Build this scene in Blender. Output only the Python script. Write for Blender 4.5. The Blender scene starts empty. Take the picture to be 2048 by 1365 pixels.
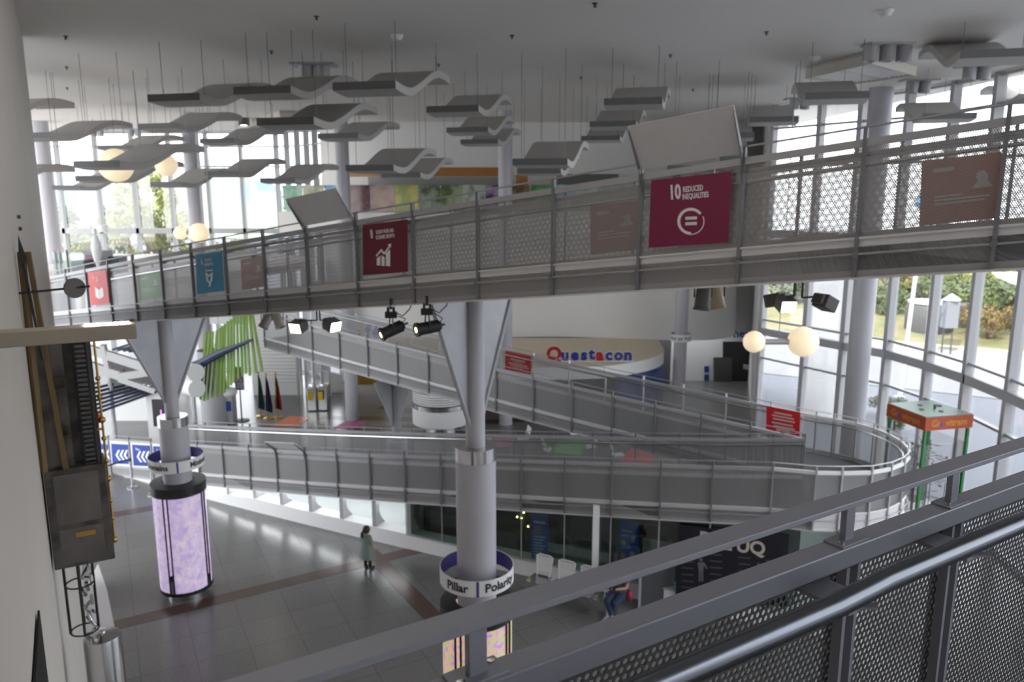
import bpy, bmesh, math, random
from mathutils import Vector, Matrix, noise
random.seed(7)
D = bpy.data
SC = bpy.context.scene
COL = SC.collection
# ------------------------------------------------------------------ camera, world, sun, exposure
FPX, PITCH, CAMZ = 1550.0, math.radians(10.8), 9.0
CP, SP = math.cos(PITCH), math.sin(PITCH)
cd = D.cameras.new('camera'); cam = D.objects.new('camera', cd); COL.objects.link(cam)
cam.location = (0, 0, CAMZ); cam.rotation_euler = (math.pi/2-PITCH, 0, 0)
cd.sensor_width = 36.0; cd.lens = FPX/2048*36; cd.clip_start = 0.02; cd.clip_end = 900
cd.dof.use_dof = True; cd.dof.focus_distance = 2.3; cd.dof.aperture_fstop = 4.5
SC.camera = cam
SC.view_settings.view_transform = 'Standard'; SC.view_settings.look = 'None'
SC.view_settings.gamma = 1.0; SC.view_settings.use_curve_mapping = False
SC.view_settings.exposure = 1.5
SC.cycles.use_denoising = True
SC.cycles.max_bounces = 7; SC.cycles.diffuse_bounces = 5; SC.cycles.glossy_bounces = 3
SC.cycles.transmission_bounces = 4; SC.cycles.transparent_max_bounces = 24
SC.cycles.sample_clamp_indirect = 6.0; SC.cycles.caustics_reflective = False; SC.cycles.caustics_refractive = False
w = D.worlds.new('sky'); SC.world = w; w.use_nodes = True
nt = w.node_tree; bg = nt.nodes['Background']
sk = nt.nodes.new('ShaderNodeTexSky'); sk.sky_type = 'HOSEK_WILKIE'; sk.turbidity = 6.0; sk.ground_albedo = 0.5
sk.sun_direction = Vector((-0.45, -0.65, 0.62)).normalized()
mxw = nt.nodes.new('ShaderNodeMix'); mxw.data_type = 'RGBA'; mxw.inputs[0].default_value = 0.72
mxw.inputs[7].default_value = (0.93, 0.96, 1.0, 1)
nt.links.new(sk.outputs[0], mxw.inputs[6]); nt.links.new(mxw.outputs[2], bg.inputs[0])
bg.inputs[1].default_value = 2.6
sd = D.lights.new('sun', 'SUN'); sun = D.objects.new('sun', sd); COL.objects.link(sun)
sd.energy = 3.4; sd.angle = 0.01; sd.color = (1, 0.95, 0.86)
sun.rotation_euler = Vector((0.45, 0.65, -0.62)).to_track_quat('-Z', 'Y').to_euler()

def ray(x, y):
    u = (x-1024)/FPX; v = (682.5-y)/FPX
    return Vector((u, CP+v*SP, -SP+v*CP))
def W(x, y, Y=None, z=None):          # a point seen in the photograph, at forward distance Y or at height z
    r = ray(x, y)
    t = Y/r.y if Y is not None else (z-CAMZ)/r.z
    return Vector((0, 0, CAMZ)) + r*t
def V(*a): return Vector(a)

# ------------------------------------------------------------------ object helpers
def tag(o, label=None, cat=None, group=None, kind=None):
    if label: o['label'] = label
    if cat: o['category'] = cat
    if group: o['group'] = group
    if kind: o['kind'] = kind
    return o
def empty(name, loc, label, cat, group=None, kind=None, rz=0):
    o = D.objects.new(name, None); COL.objects.link(o); o.location = loc; o.rotation_euler[2] = rz
    o.empty_display_size = 0.1
    return tag(o, label, cat, group, kind)
def link(name, me, m, parent=None, smooth=False):
    o = D.objects.new(name, me); COL.objects.link(o)
    if m is not None:
        me.materials.clear(); me.materials.append(m)
    if parent is not None:
        o.parent = parent
        if not LOCAL[0]: o.matrix_parent_inverse = pmw(parent).inverted()
    return o
LOCAL = [False]
def pmw(o):
    m = Matrix.LocRotScale(o.location, o.rotation_euler, o.scale)
    if o.parent: return pmw(o.parent) @ o.matrix_parent_inverse @ m
    return m
def copy_tree(o, parent=None):
    c = o.copy(); COL.objects.link(c)
    if parent is not None: c.parent = parent
    for ch in KIDS.get(o.name, []):
        copy_tree(ch, c)
    return c
KIDS = {}
class MB:
    def __init__(s): s.b = bmesh.new(); s.uv = None
    def box(s, c, d, R=None):
        M = Matrix.Translation(c) @ (R.to_4x4() if R is not None else Matrix.Identity(4)) @ Matrix.Diagonal((d[0], d[1], d[2], 1))
        bmesh.ops.create_cube(s.b, size=1.0, matrix=M); return s
    def bar(s, p0, p1, w, h, up=V(0, 0, 1)):      # rectangular bar, w sideways, h along 'up'
        p0, p1 = Vector(p0), Vector(p1); d = p1-p0; L = d.length
        if L < 1e-6: return s
        x = d/L
        y = up.cross(x)
        if y.length < 1e-4: y = V(0, 1, 0).cross(x)
        y.normalize(); z = x.cross(y)
        R = Matrix((x, y, z)).transposed()
        return s.box((p0+p1)/2, (L, w, h), R)
    def tube(s, pts, r, n=8, cap=True, closed=False):
        pts = [Vector(p) for p in pts]; N = len(pts); rings = []
        pu = None
        for i, p in enumerate(pts):
            if closed: t = pts[(i+1) % N]-pts[i-1]
            else: t = pts[min(i+1, N-1)]-pts[max(i-1, 0)]
            t.normalize()
            a = pu if pu is not None else (V(0, 0, 1) if abs(t.z) < 0.9 else V(1, 0, 0))
            a = (a-t*a.dot(t)).normalized(); pu = a; b2 = t.cross(a)
            rr = r[i] if isinstance(r, (list, tuple)) else r
            rings.append([s.b.verts.new(p+a*(rr*math.cos(2*math.pi*k/n))+b2*(rr*math.sin(2*math.pi*k/n))) for k in range(n)])
        M = N if closed else N-1
        for i in range(M):
            A, B = rings[i], rings[(i+1) % N]
            for k in range(n): s.b.faces.new((A[k], A[(k+1) % n], B[(k+1) % n], B[k])).smooth = True
        if cap and not closed:
            s.b.faces.new(rings[0][::-1]); s.b.faces.new(rings[-1])
        return s
    def lathe(s, c, prof, n=24, a0=0, a1=2*math.pi, R=None):       # prof: (radius, height)
        c = Vector(c); full = abs(a1-a0-2*math.pi) < 1e-5; m = n if full else n+1; rings = []
        for r, z in prof:
            ring = []
            for k in range(m):
                a = a0+(a1-a0)*k/n; p = V(r*math.cos(a), r*math.sin(a), z)
                if R is not None: p = R @ p
                ring.append(s.b.verts.new(c+p))
            rings.append(ring)
        for A, B in zip(rings, rings[1:]):
            for k in range(n):
                s.b.faces.new((A[k], A[(k+1) % m], B[(k+1) % m], B[k])).smooth = True
        return s
    def cyl(s, p0, p1, r, n=16, r2=None):
        return s.tube([p0, p1], [r, r if r2 is None else r2], n)
    def ball(s, c, r, n=20, sc=(1, 1, 1), R=None):
        M = Matrix.Translation(c) @ (R.to_4x4() if R is not None else Matrix.Identity(4)) @ Matrix.Diagonal((r*sc[0], r*sc[1], r*sc[2], 1))
        f = len(s.b.faces); bmesh.ops.create_uvsphere(s.b, u_segments=n, v_segments=max(6, n//2), radius=1, matrix=M)
        s.b.faces.ensure_lookup_table()
        for q in s.b.faces[f:]: q.smooth = True
        return s
    def poly(s, pts):
        return s.b.faces.new([s.b.verts.new(Vector(p)) for p in pts])
    def prism(s, pts, off):                        # polygon pushed along off
        off = Vector(off); a = [s.b.verts.new(Vector(p)) for p in pts]; b = [s.b.verts.new(Vector(p)+off) for p in pts]
        n = len(a); s.b.faces.new(a[::-1]); s.b.faces.new(b)
        for k in range(n): s.b.faces.new((a[k], a[(k+1) % n], b[(k+1) % n], b[k]))
        return s
    def strip(s, A, B, smooth=False):              # quads between two equal point lists
        a = [s.b.verts.new(Vector(p)) for p in A]; b = [s.b.verts.new(Vector(p)) for p in B]
        for k in range(len(a)-1): s.b.faces.new((a[k], a[k+1], b[k+1], b[k])).smooth = smooth
        return s
    def slab(s, A, B, t, smooth=False):            # strip with thickness t along z (downwards)
        d = V(0, 0, -t); A = [Vector(p) for p in A]; B = [Vector(p) for p in B]
        s.strip(A, B); s.strip([p+d for p in B], [p+d for p in A]); s.strip([p+d for p in A], A, smooth); s.strip(B, [p+d for p in B], smooth)
        for i in (0, -1): s.poly([A[i], B[i], B[i]+d, A[i]+d])
        return s
    def uvquad(s, pts, uvs):
        if s.uv is None: s.uv = s.b.loops.layers.uv.new('UVMap')
        f = s.poly(pts)
        for l, q in zip(f.loops, uvs): l[s.uv].uv = q
        return s
    def mesh(s, name):
        bmesh.ops.recalc_face_normals(s.b, faces=s.b.faces[:])
        me = D.meshes.new(name); s.b.to_mesh(me); s.b.free(); me.set_sharp_from_angle(angle=math.radians(38)); return me
    def make(s, name, m, parent=None, label=None, bevel=0):
        o = link(name, s.mesh(name), m, parent)
        if parent is not None: KIDS.setdefault(parent.name, []).append(o)
        if label: o['label'] = label
        if bevel:
            md = o.modifiers.new('bevel', 'BEVEL'); md.width = bevel; md.segments = 2; md.limit_method = 'ANGLE'
        return o
def thing1(mb, name, m, label, cat, group=None, **k): return tag(mb.make(name, m, **k), label, cat, group)
def struct(mb, name, m, parent=None, **k):
    o = mb.make(name, m, parent, **k)
    if parent is None: o['kind'] = 'structure'
    return o

# ------------------------------------------------------------------ materials
def nodes(name):
    m = D.materials.new(name); m.use_nodes = True; n = m.node_tree
    return m, n, n.nodes['Principled BSDF']
def hexrgb(h):
    c = [int(h[i:i+2], 16)/255 for i in (0, 2, 4)]
    return tuple(x/12.92 if x <= .04045 else ((x+.055)/1.055)**2.4 for x in c)
def rgba(c): return (*(hexrgb(c) if isinstance(c, str) else c), 1)
def pmat(name, col, rough=0.5, metal=0.0, var=0.06, scale=6.0, bump=0.0, spec=0.5, emit=None, es=0, col2=None):
    m, n, p = nodes(name); c = rgba(col)
    tx = n.nodes.new('ShaderNodeTexCoord'); nz = n.nodes.new('ShaderNodeTexNoise')
    nz.inputs['Scale'].default_value = scale; nz.inputs['Detail'].default_value = 4
    n.links.new(tx.outputs['Object'], nz.inputs['Vector'])
    mx = n.nodes.new('ShaderNodeMix'); mx.data_type = 'RGBA'
    c2 = rgba(col2) if col2 else tuple(max(0, x*(1-2*var)) for x in c[:3])+(1,)
    mx.inputs[6].default_value = c2; mx.inputs[7].default_value = c
    if col2:
        rp = n.nodes.new('ShaderNodeValToRGB'); rp.color_ramp.elements[0].position = .4; rp.color_ramp.elements[1].position = .6
        n.links.new(nz.outputs[0], rp.inputs[0]); n.links.new(rp.outputs[0], mx.inputs[0])
    else: n.links.new(nz.outputs[0], mx.inputs[0])
    n.links.new(mx.outputs[2], p.inputs['Base Color'])
    p.inputs['Roughness'].default_value = rough; p.inputs['Metallic'].default_value = metal
    p.inputs['Specular IOR Level'].default_value = spec
    if bump:
        bp = n.nodes.new('ShaderNodeBump'); bp.inputs['Strength'].default_value = bump; bp.inputs['Distance'].default_value = .01
        nb = n.nodes.new('ShaderNodeTexNoise'); nb.inputs['Scale'].default_value = scale*12
        n.links.new(tx.outputs['Object'], nb.inputs['Vector'])
        n.links.new(nb.outputs[0], bp.inputs['Height']); n.links.new(bp.outputs[0], p.inputs['Normal'])
    if emit:
        p.inputs['Emission Color'].default_value = rgba(emit); p.inputs['Emission Strength'].default_value = es
    return m
def perforated(name, col, pitch, rad, rough=.45, metal=.3):
    m, n, p = nodes(name); N = n.nodes; L = n.links
    tx = N.new('ShaderNodeTexCoord')
    def vm(op, a, b=None):
        q = N.new('ShaderNodeVectorMath'); q.operation = op; L.new(a, q.inputs[0])
        if b is not None: q.inputs[1].default_value = b
        return q
    sc = vm('MULTIPLY', tx.outputs['UV'], (1/pitch, 1/(pitch*3**.5), 0))
    ds = []
    for sh in ((0, 0, 0), (.5, .5, 0)):
        a = vm('ADD', sc.outputs[0], sh); f = vm('FRACTION', a.outputs[0]); g = vm('SUBTRACT', f.outputs[0], (.5, .5, 0))
        k = vm('MULTIPLY', g.outputs[0], (1, 3**.5, 0)); ln = N.new('ShaderNodeVectorMath'); ln.operation = 'LENGTH'; L.new(k.outputs[0], ln.inputs[0]); ds.append(ln)
    mn = N.new('ShaderNodeMath'); mn.operation = 'MINIMUM'; L.new(ds[0].outputs['Value'], mn.inputs[0]); L.new(ds[1].outputs['Value'], mn.inputs[1])
    gt = N.new('ShaderNodeMath'); gt.operation = 'GREATER_THAN'; gt.inputs[1].default_value = rad; L.new(mn.outputs[0], gt.inputs[0])
    L.new(gt.outputs[0], p.inputs['Alpha'])
    nz = N.new('ShaderNodeTexNoise'); nz.inputs['Scale'].default_value = 3; L.new(tx.outputs['Object'], nz.inputs['Vector'])
    mx = N.new('ShaderNodeMix'); mx.data_type = 'RGBA'; c = rgba(col)
    mx.inputs[6].default_value = tuple(x*.9 for x in c[:3])+(1,); mx.inputs[7].default_value = c; L.new(nz.outputs[0], mx.inputs[0]); L.new(mx.outputs[2], p.inputs['Base Color'])
    p.inputs['Roughness'].default_value = rough; p.inputs['Metallic'].default_value = metal
    return m
def glass(name, tint=(1, 1, 1), refl=.08, trans=.95):
    m = D.materials.new(name); m.use_nodes = True; n = m.node_tree; n.nodes.clear()
    o = n.nodes.new('ShaderNodeOutputMaterial'); t = n.nodes.new('ShaderNodeBsdfTransparent'); g = n.nodes.new('ShaderNodeBsdfGlossy')
    t.inputs[0].default_value = (tint[0]*trans, tint[1]*trans, tint[2]*trans, 1); g.inputs['Roughness'].default_value = .02
    fr = n.nodes.new('ShaderNodeLayerWeight'); fr.inputs[0].default_value = .5
    pw = n.nodes.new('ShaderNodeMath'); pw.operation = 'POWER'; pw.inputs[1].default_value = 5; n.links.new(fr.outputs['Facing'], pw.inputs[0])
    ad = n.nodes.new('ShaderNodeMath'); ad.operation = 'MULTIPLY_ADD'; ad.inputs[1].default_value = .85; ad.inputs[2].default_value = refl; ad.use_clamp = True
    mx = n.nodes.new('ShaderNodeMixShader'); n.links.new(pw.outputs[0], ad.inputs[0]); n.links.new(ad.outputs[0], mx.inputs[0])
    n.links.new(t.outputs[0], mx.inputs[1]); n.links.new(g.outputs[0], mx.inputs[2]); n.links.new(mx.outputs[0], o.inputs[0])
    return m
def emis(name, col, s):
    return pmat(name, col, .4, emit=col, es=s)
MATS = {}
def M(k):
    if k not in MATS: MATS[k] = MDEF[k]()
    return MATS[k]
MDEF = dict(
    wall=lambda: pmat('painted wall', (.80, .79, .78), .7, var=.03, scale=1.5),
    wall2=lambda: pmat('grey white wall', (.68, .64, .60), .75, var=.05, scale=.8),
    ceil=lambda: pmat('ceiling paint', (.84, .82, .79), .8, var=.02, scale=.5),
    frame=lambda: pmat('powder coated frame', (.42, .42, .43), .45, var=.04),
    steel=lambda: pmat('grey painted steel', (.40, .40, .42), .42, .15, var=.05, scale=9),
    fascia=lambda: pmat('ramp fascia steel', (.66, .65, .66), .45, .1, var=.04, scale=2),
    post=lambda: pmat('dark grey post steel', (.20, .20, .215), .45, .3, var=.05, scale=9),
    rail=lambda: pmat('rail paint', (.225, .23, .27), .38, .2, var=.05, scale=14, bump=.05),
    stainless=lambda: pmat('brushed stainless', (.62, .62, .63), .22, 1, var=.05, scale=30),
    perf=lambda: perforated('perforated sheet', (.34, .335, .335), .018, .33),
    perfn=lambda: perforated('near perforated sheet', (.085, .085, .087), .0185, .35, .4, .4),
    glass=lambda: glass('window glass'),
    gglass=lambda: glass('greenish glass', (.80, .90, .87), .10, .93),
    deck=lambda: pmat('ramp rubber floor', (.09, .09, .10), .55, var=.1, scale=20),
    col=lambda: pmat('column paint', (.44, .435, .47), .4, var=.03),
    black=lambda: pmat('black paint', (.015, .015, .017), .4),
    dark=lambda: pmat('dark grey', (.07, .07, .075), .5),
    white=lambda: pmat('white paint', (.78, .78, .78), .45, var=.03),
    navy=lambda: pmat('navy', (.02, .03, .07), .45),
    purple=lambda: pmat('violet band', (.07, .05, .25), .45),
    letter=lambda: pmat('black lettering', (.02, .02, .03), .5),
    wlet=lambda: pmat('white lettering', (.8, .8, .8), .5),
    bluesign=lambda: pmat('blue sign', hexrgb('1f3f94'), .45),
    redsign=lambda: pmat('red sign', hexrgb('b3141c'), .45),
    hrail=lambda: pmat('polished handrail', (.13, .14, .16), .26, 1, var=.05, scale=30),
    brass=lambda: pmat('brass', (.55, .33, .10), .3, 1, scale=30),
    baffle=lambda: pmat('baffle grey', (.48, .465, .45), .7, var=.03),
    bafshade=lambda: pmat('baffle edge shade', (.15, .15, .15), .7, var=.03),
    wire=lambda: pmat('wire', (.18, .18, .18), .4, .6),
    globe=lambda: emis('opal globe', (1, .82, .56), .20),
    lamp=lambda: emis('warm lamp face', (1, .86, .62), 14.0),
    lamp2=lambda: emis('amber lamp face', (1, .62, .18), 5.0),
)

# ------------------------------------------------------------------ text as meshes
def text_mesh(txt, size, extrude=.004, align='CENTER', bold=0, xs=1.0):
    cu = D.curves.new('t', 'FONT'); cu.body = txt; cu.size = size; cu.extrude = extrude; cu.align_x = align; cu.align_y = 'CENTER'
    cu.offset = bold*size; cu.resolution_u = 3
    o = D.objects.new('t', cu); COL.objects.link(o)
    bpy.context.view_layer.update()
    me = D.meshes.new_from_object(o.evaluated_get(bpy.context.evaluated_depsgraph_get()))
    D.objects.remove(o); D.curves.remove(cu)
    if xs != 1.0:
        for v in me.vertices: v.co.x *= xs
    return me
def put_text(txt, size, M4, m, parent, name='lettering', **k):
    me = text_mesh(txt, size, **k); me.transform(M4); me.name = name
    o = link(name, me, m, parent); KIDS.setdefault(parent.name, []).append(o); return o
def frame4(o, x, y, n):                        # matrix from origin, x axis, y axis, normal
    R = Matrix((x.normalized(), y.normalized(), n.normalized())).transposed().to_4x4()
    return Matrix.Translation(o) @ R
# ------------------------------------------------------------------ floor, ceiling, walls
def floor_mat():
    m, n, p = nodes('granite floor tiles'); N = n.nodes; L = n.links
    tx = N.new('ShaderNodeTexCoord'); mp = N.new('ShaderNodeMapping'); mp.inputs['Rotation'].default_value = (0, 0, math.radians(-28))
    L.new(tx.outputs['Object'], mp.inputs[0])
    br = N.new('ShaderNodeTexBrick'); br.offset = 0; br.inputs['Scale'].default_value = 1
    br.inputs['Brick Width'].default_value = 1.0; br.inputs['Row Height'].default_value = 1.0; br.inputs['Mortar Size'].default_value = .008
    br.inputs['Color1'].default_value = (.21, .205, .20, 1); br.inputs['Color2'].default_value = (.19, .186, .182, 1); br.inputs['Mortar'].default_value = (.13, .126, .122, 1)
    L.new(mp.outputs[0], br.inputs['Vector'])
    nz = N.new('ShaderNodeTexNoise'); nz.inputs['Scale'].default_value = 60; nz.inputs['Detail'].default_value = 6; L.new(tx.outputs['Object'], nz.inputs['Vector'])
    rp = N.new('ShaderNodeValToRGB'); rp.color_ramp.elements[0].position = .35; rp.color_ramp.elements[1].position = .65
    rp.color_ramp.elements[0].color = (.45, .45, .45, 1); rp.color_ramp.elements[1].color = (1.3, 1.3, 1.3, 1); L.new(nz.outputs[0], rp.inputs[0])
    mx = N.new('ShaderNodeMix'); mx.data_type = 'RGBA'; mx.blend_type = 'MULTIPLY'; mx.inputs[0].default_value = 1
    L.new(br.outputs['Color'], mx.inputs[6]); L.new(rp.outputs[0], mx.inputs[7]); L.new(mx.outputs[2], p.inputs['Base Color'])
    p.inputs['Roughness'].default_value = .22; p.inputs['Specular IOR Level'].default_value = .55
    return m
MDEF['floor'] = floor_mat
MDEF['stripe'] = lambda: pmat('brown granite', (.115, .07, .058), .25, var=.15, scale=60)
MDEF['concrete'] = lambda: pmat('plaza concrete', (.15, .16, .185), .8, var=.06, scale=1.2)
MDEF['asphalt'] = lambda: pmat('asphalt', (.24, .24, .245), .85, var=.08, scale=3)
MDEF['kerb'] = lambda: pmat('kerb', (.40, .37, .28), .8)
MDEF['verge'] = lambda: pmat('dry grass verge', (.17, .14, .075), .9, col2=(.10, .12, .04), scale=.7)

RW = [(9.1, 27.8), (10.1, 26.2), (10.87, 24.95), (11.72, 23.7), (12.1, 22.0), (12.3, 20.38), (12.3, 18.55), (12.15, 16.7), (11.8, 14.9), (11.25, 13.1), (10.5, 11.4), (9.6, 9.8), (8.5, 8.3), (7.3, 6.8)]
LWX = [-26, -24.2, -22.4, -20.5, -18.7, -16.9, -15.05, -13.35, -11.6]
LWC = [(-11.6, 39.18), (-11.0, 38.9), (-10.35, 38.4), (-9.75, 37.8), (-9.2, 37.2), (-8.8, 36.6)]
WE = V(-9.53, 15.93, 0); WD = V(-.494, .869, 0).normalized(); WN = V(.869, .494, 0).normalized()   # left wall: far end, direction, normal into the hall
CEIL = 12.0
mb = MB(); mb.prism([(-27, 39.3, -.2), (-11.6, 39.3, -.2), (-8.8, 37.2, -.2), (11.7, 37.2, -.2), (9.15, 27.9, -.2)]+[(x, y, -.2) for x, y in RW[1:]]+[(7.5, -2.9, -.2), (-27, -2.9, -.2)], (0, 0, .2)); fl = struct(mb, 'floor', M('floor'))
mb = MB(); mb.prism([(-27, 40.2, CEIL), (-6, 40.2, CEIL), (12.5, 38, CEIL), (13.2, 21, CEIL), (13.2, 17, CEIL), (8, 6, CEIL), (5, -4, CEIL), (-14, -4, CEIL), (-27, 8, CEIL)], (0, 0, .4))
ce = struct(mb, 'ceiling', M('ceil'))
mb = MB(); a = WE; b = WE-WD*21.5
mb.prism([a, b, b-WN*.5, a-WN*.5], (0, 0, CEIL)); struct(mb, 'wall_left', M('wall2'))
mb = MB(); b = WE-WD*21.5; mb.prism([b, b+V(16, 0, 0), b+V(16, -.3, 0), b+V(0, -.3, 0)], (0, 0, CEIL)); struct(mb, 'wall_rear', M('wall2'))
mb = MB(); mb.prism([(7.3, 6.8, 0), (7.3, 3.4, 0), (7.6, 3.4, 0), (7.6, 6.8, 0)], (0, 0, CEIL)); struct(mb, 'wall_side_unseen', M('wall2'))  # unseen wall added to keep daylight off the camera's end
# brown granite bands laid in the floor
def band(p, q, wd, n):
    p, q = Vector(p), Vector(q); d = (q-p).normalized(); s = V(-d.y, d.x, 0)*wd/2
    mb = MB(); mb.prism([p-s, q-s, q+s, p+s], (0, 0, .004)); struct(mb, 'trim_%d' % n, M('stripe'))
band(W(190, 1262, z=0), W(845, 1098, z=0), .42, 1); band(W(190, 1037, z=0), W(330, 1012, z=0), .42, 2)
band(W(738, 1103, z=0), W(905, 1275, z=0)+V(0, 0, .002), .42, 3)
for i, (x0, y0, x1, y1) in enumerate([(640, 835, 1010, 845), (560, 868, 1090, 838), (760, 815, 960, 842)]):
    band(W(x0, y0, z=0), W(x1, y1, z=0)+V(0, 0, .001*i), .5, 4+i)

# curved back wall above the cafe, drum end at the right
def spline(P, n=8):
    P = [Vector((*p, 0)) if len(p) == 2 else Vector(p) for p in P]; out = []
    for i in range(len(P)-1):
        p0, p1, p2, p3 = P[max(i-1, 0)], P[i], P[i+1], P[min(i+2, len(P)-1)]
        for k in range(n):
            t = k/n
            out.append(.5*((2*p1)+(p2-p0)*t+(2*p0-5*p1+4*p2-p3)*t*t+(3*p1-p0-3*p2+p3)*t**3))
    out.append(P[-1]); return out
BWL = spline([(-8.8, 36.6), (-7.2, 35.2), (-5.2, 34.4), (-2, 34.3), (2, 34.6), (5, 34.1), (8, 33.7), (9.4, 34.1), (10.25, 35.1), (10.5, 36.6)])
mb = MB(); N2 = [p+V(0, .4, 0) for p in BWL]
def up(L, z): return [V(p.x, p.y, z) for p in L]
mb.strip(up(BWL, 2.6), up(BWL, CEIL), True); mb.strip(up(N2, CEIL), up(N2, 2.6), True); mb.strip(up(N2, 2.6), up(BWL, 2.6))
mb.strip([V(BWL[0].x, BWL[0].y, z) for z in (2.6, CEIL)], [V(N2[0].x, N2[0].y, z) for z in (2.6, CEIL)])
bw = struct(mb, 'wall_back', M('wall'))
mb = MB(); mb.prism([(-8.4, 36.8, 0), (11.6, 36.8, 0), (11.6, 37.1, 0), (-8.4, 37.1, 0)], (0, 0, 4.2)); mb.prism([(9.05, 27.95, 0), (9.2, 27.95, 0), (11.75, 37.1, 0), (11.6, 37.1, 0)], (0, 0, CEIL))
mb.prism([(10.3, 36.2, 2.7), (11.6, 36.2, 2.7), (11.6, 36.8, 2.7), (10.3, 36.8, 2.7)], (0, 0, 9.3)); struct(mb, 'wall_right', M('wall'))
# ------------------------------------------------------------------ glazing
wn = [0]
def window(p, q, z0, z1, trans, mw=.16, md=.26, thick=(), mull=True):
    wn[0] += 1
    p = V(p[0], p[1], 0); q = V(q[0], q[1], 0); d = (q-p).normalized(); n = V(-d.y, d.x, 0); L = (q-p).length
    R = Matrix((d, n, V(0, 0, 1))).transposed(); mb = MB()
    mb.box(p+V(0, 0, (z0+z1)/2), (mw, md, z1-z0), R)
    for z in trans: mb.box((p+q)/2+V(0, 0, z), (L, .12, .07), R)
    for z in thick: mb.box((p+q)/2+V(0, 0, z), (L, .26, .26), R)
    o = struct(mb, 'window_%d' % wn[0], M('frame'))
    mb = MB(); mb.box((p+q)/2+V(0, 0, (z0+z1)/2)+n*.05, (L-.02, .012, z1-z0), R)
    g = mb.make('pane', M('glass'), o, label='clear glass pane')
    return o
for a, b in zip(RW, RW[1:]): window(a, b, 0, CEIL, (3.1, 4.5, 9.9, 11.2, .1, 11.93), thick=(4.08, 7.6))
for a, b in ((3.4, 1.3), (1.3, -.8), (-.8, -2.9)): window((7.45, a), (7.45, b), 0, CEIL, (3.1, 4.5, 9.9, 11.2, .1, 11.93), thick=(4.08, 7.6))  # unseen glazing added beside the camera to bring daylight onto the foreground
for a, b in zip(LWX, LWX[1:]): window((a, 39.18), (b, 39.18), 0, CEIL, (5.95, 10.3, 11.25, 11.9, 2.6, .1), thick=(7.15,))
for a, b in zip(LWC, LWC[1:]): window(a, b, 0, CEIL, (5.95, 10.3, 11.25, 11.9, 2.6, .1), mw=.12, thick=(7.15,))

# ------------------------------------------------------------------ columns
def column(x, y, r, z0, z1, n, m='col'):
    mb = MB(); mb.lathe((x, y, 0), [(r, z0), (r, z1)], 28); return struct(mb, 'column_%d' % n, M(m))
column(-6.45, 30.2, .26, 0, CEIL, 1); column(-.25, 29.6, .26, 0, CEIL, 2); column(6.84, 30.9, .26, 0, CEIL, 3)
column(-14.4, 36.0, .27, 0, CEIL, 4); column(-20.0, 34.0, .30, 0, CEIL, 5); column(10.70, 23.4, .335, 0, CEIL, 6)
column(-11.75, 29.6, .5, 0, 3.0, 7)

# ------------------------------------------------------------------ ramps
RH, FH = 1.27, .38                                         # rail beam top and fascia height over the ramp's underside
def offset_line(P, wd):
    out = []
    for i, p in enumerate(P):
        t = P[min(i+1, len(P)-1)]-P[max(i-1, 0)]; t.z = 0; t.normalize(); out.append(p+V(-t.y, t.x, 0)*wd)
    return out
def railing(name, P, side, label, cat, group=None, handrail=True, boards=(), skip=(), pm='post', bm='steel'):
    """P: post feet at the ramp's underside; side: +1/-1 sideways direction of the ramp's walking side"""
    r = empty(name, P[0], label, cat, group)
    n = len(P)
    dirs = []
    for i in range(n):
        t = P[min(i+1, n-1)]-P[max(i-1, 0)]; t.z = 0; t.normalize(); dirs.append(t)
    inn = [V(-t.y, t.x, 0)*side for t in dirs]
    z = lambda h: V(0, 0, h)
    for i, p in enumerate(P):
        mb = MB(); R = Matrix((dirs[i], inn[i], V(0, 0, 1))).transposed()
        mb.box(p-inn[i]*.012+z((RH+.10)/2), (.034, .05, RH+.10), R); mb.box(p+inn[i]*.03+z(RH-.16), (.02, .12, .03), R); mb.box(p-inn[i]*.045+z(.235), (.05, .03, .06), R)
        mb.make('post', M(pm), r)
    mb = MB()
    for a, b in zip(P, P[1:]): mb.bar(a+z(RH-.035), b+z(RH-.035), .045, .07)
    mb.make('beam', M(bm), r)
    mb = MB(); mb.tube([p+z(RH+.105) for p in P], .011, 6); mb.make('top_rod', M(bm), r)
    mb = MB(); mb.tube([p-inn[i]*.05+z(.235) for i, p in enumerate(P)], .010, 6); mb.make('lower_rod', M('steel'), r)
    if handrail:
        mb = MB(); mb.tube([p+inn[i]*.10+z(RH-.13) for i, p in enumerate(P)], .024, 8); mb.make('handrail', M('stainless'), r)
    s = 0
    for i in range(n-1):
        a, b = P[i], P[i+1]; L = (b-a).length; t = dirs[i]*.0
        if i not in skip:
            mb = MB(); o = inn[i]*.02
            mb.uvquad([a+o+z(FH-.01), b+o+z(FH-.01), b+o+z(RH-.06), a+o+z(RH-.06)], [(s, 0), (s+L, 0), (s+L, RH-FH), (s, RH-FH)])
            mb.make('perforated_panel', M('perf'), r)
        s += L
    return r, dirs, inn
def ramp(name, Nr, Fr, label, cat):
    r = empty(name, Nr[0], label, cat)
    z = lambda h: V(0, 0, h)
    mb = MB(); mb.slab([p+z(.30) for p in Nr], [p+z(.30) for p in Fr], .22); mb.make('deck', M('deck'), r)
    mb = MB(); mb.slab([p+z(.079) for p in Nr], [p+z(.079) for p in Fr], .06); mb.make('soffit', M('fascia'), r, label='pale steel underside')
    for P, Q in ((Nr, Fr), (Fr, Nr)):
        mb = MB()
        for a, b, c, d in zip(P, P[1:], Q, Q[1:]):
            mb.prism([a, b, b+z(FH), a+z(FH)], ((c-a)*V(1, 1, 0)).normalized()*.02 if (c-a).length > .05 else (0, .02, 0))
            mb.bar(a+z(FH), b+z(FH), .06, .02); mb.bar(a+z(.01), b+z(.01), .09, .02)
        mb.make('fascia', M('fascia'), r)
    return r
WR = 2.0
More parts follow.
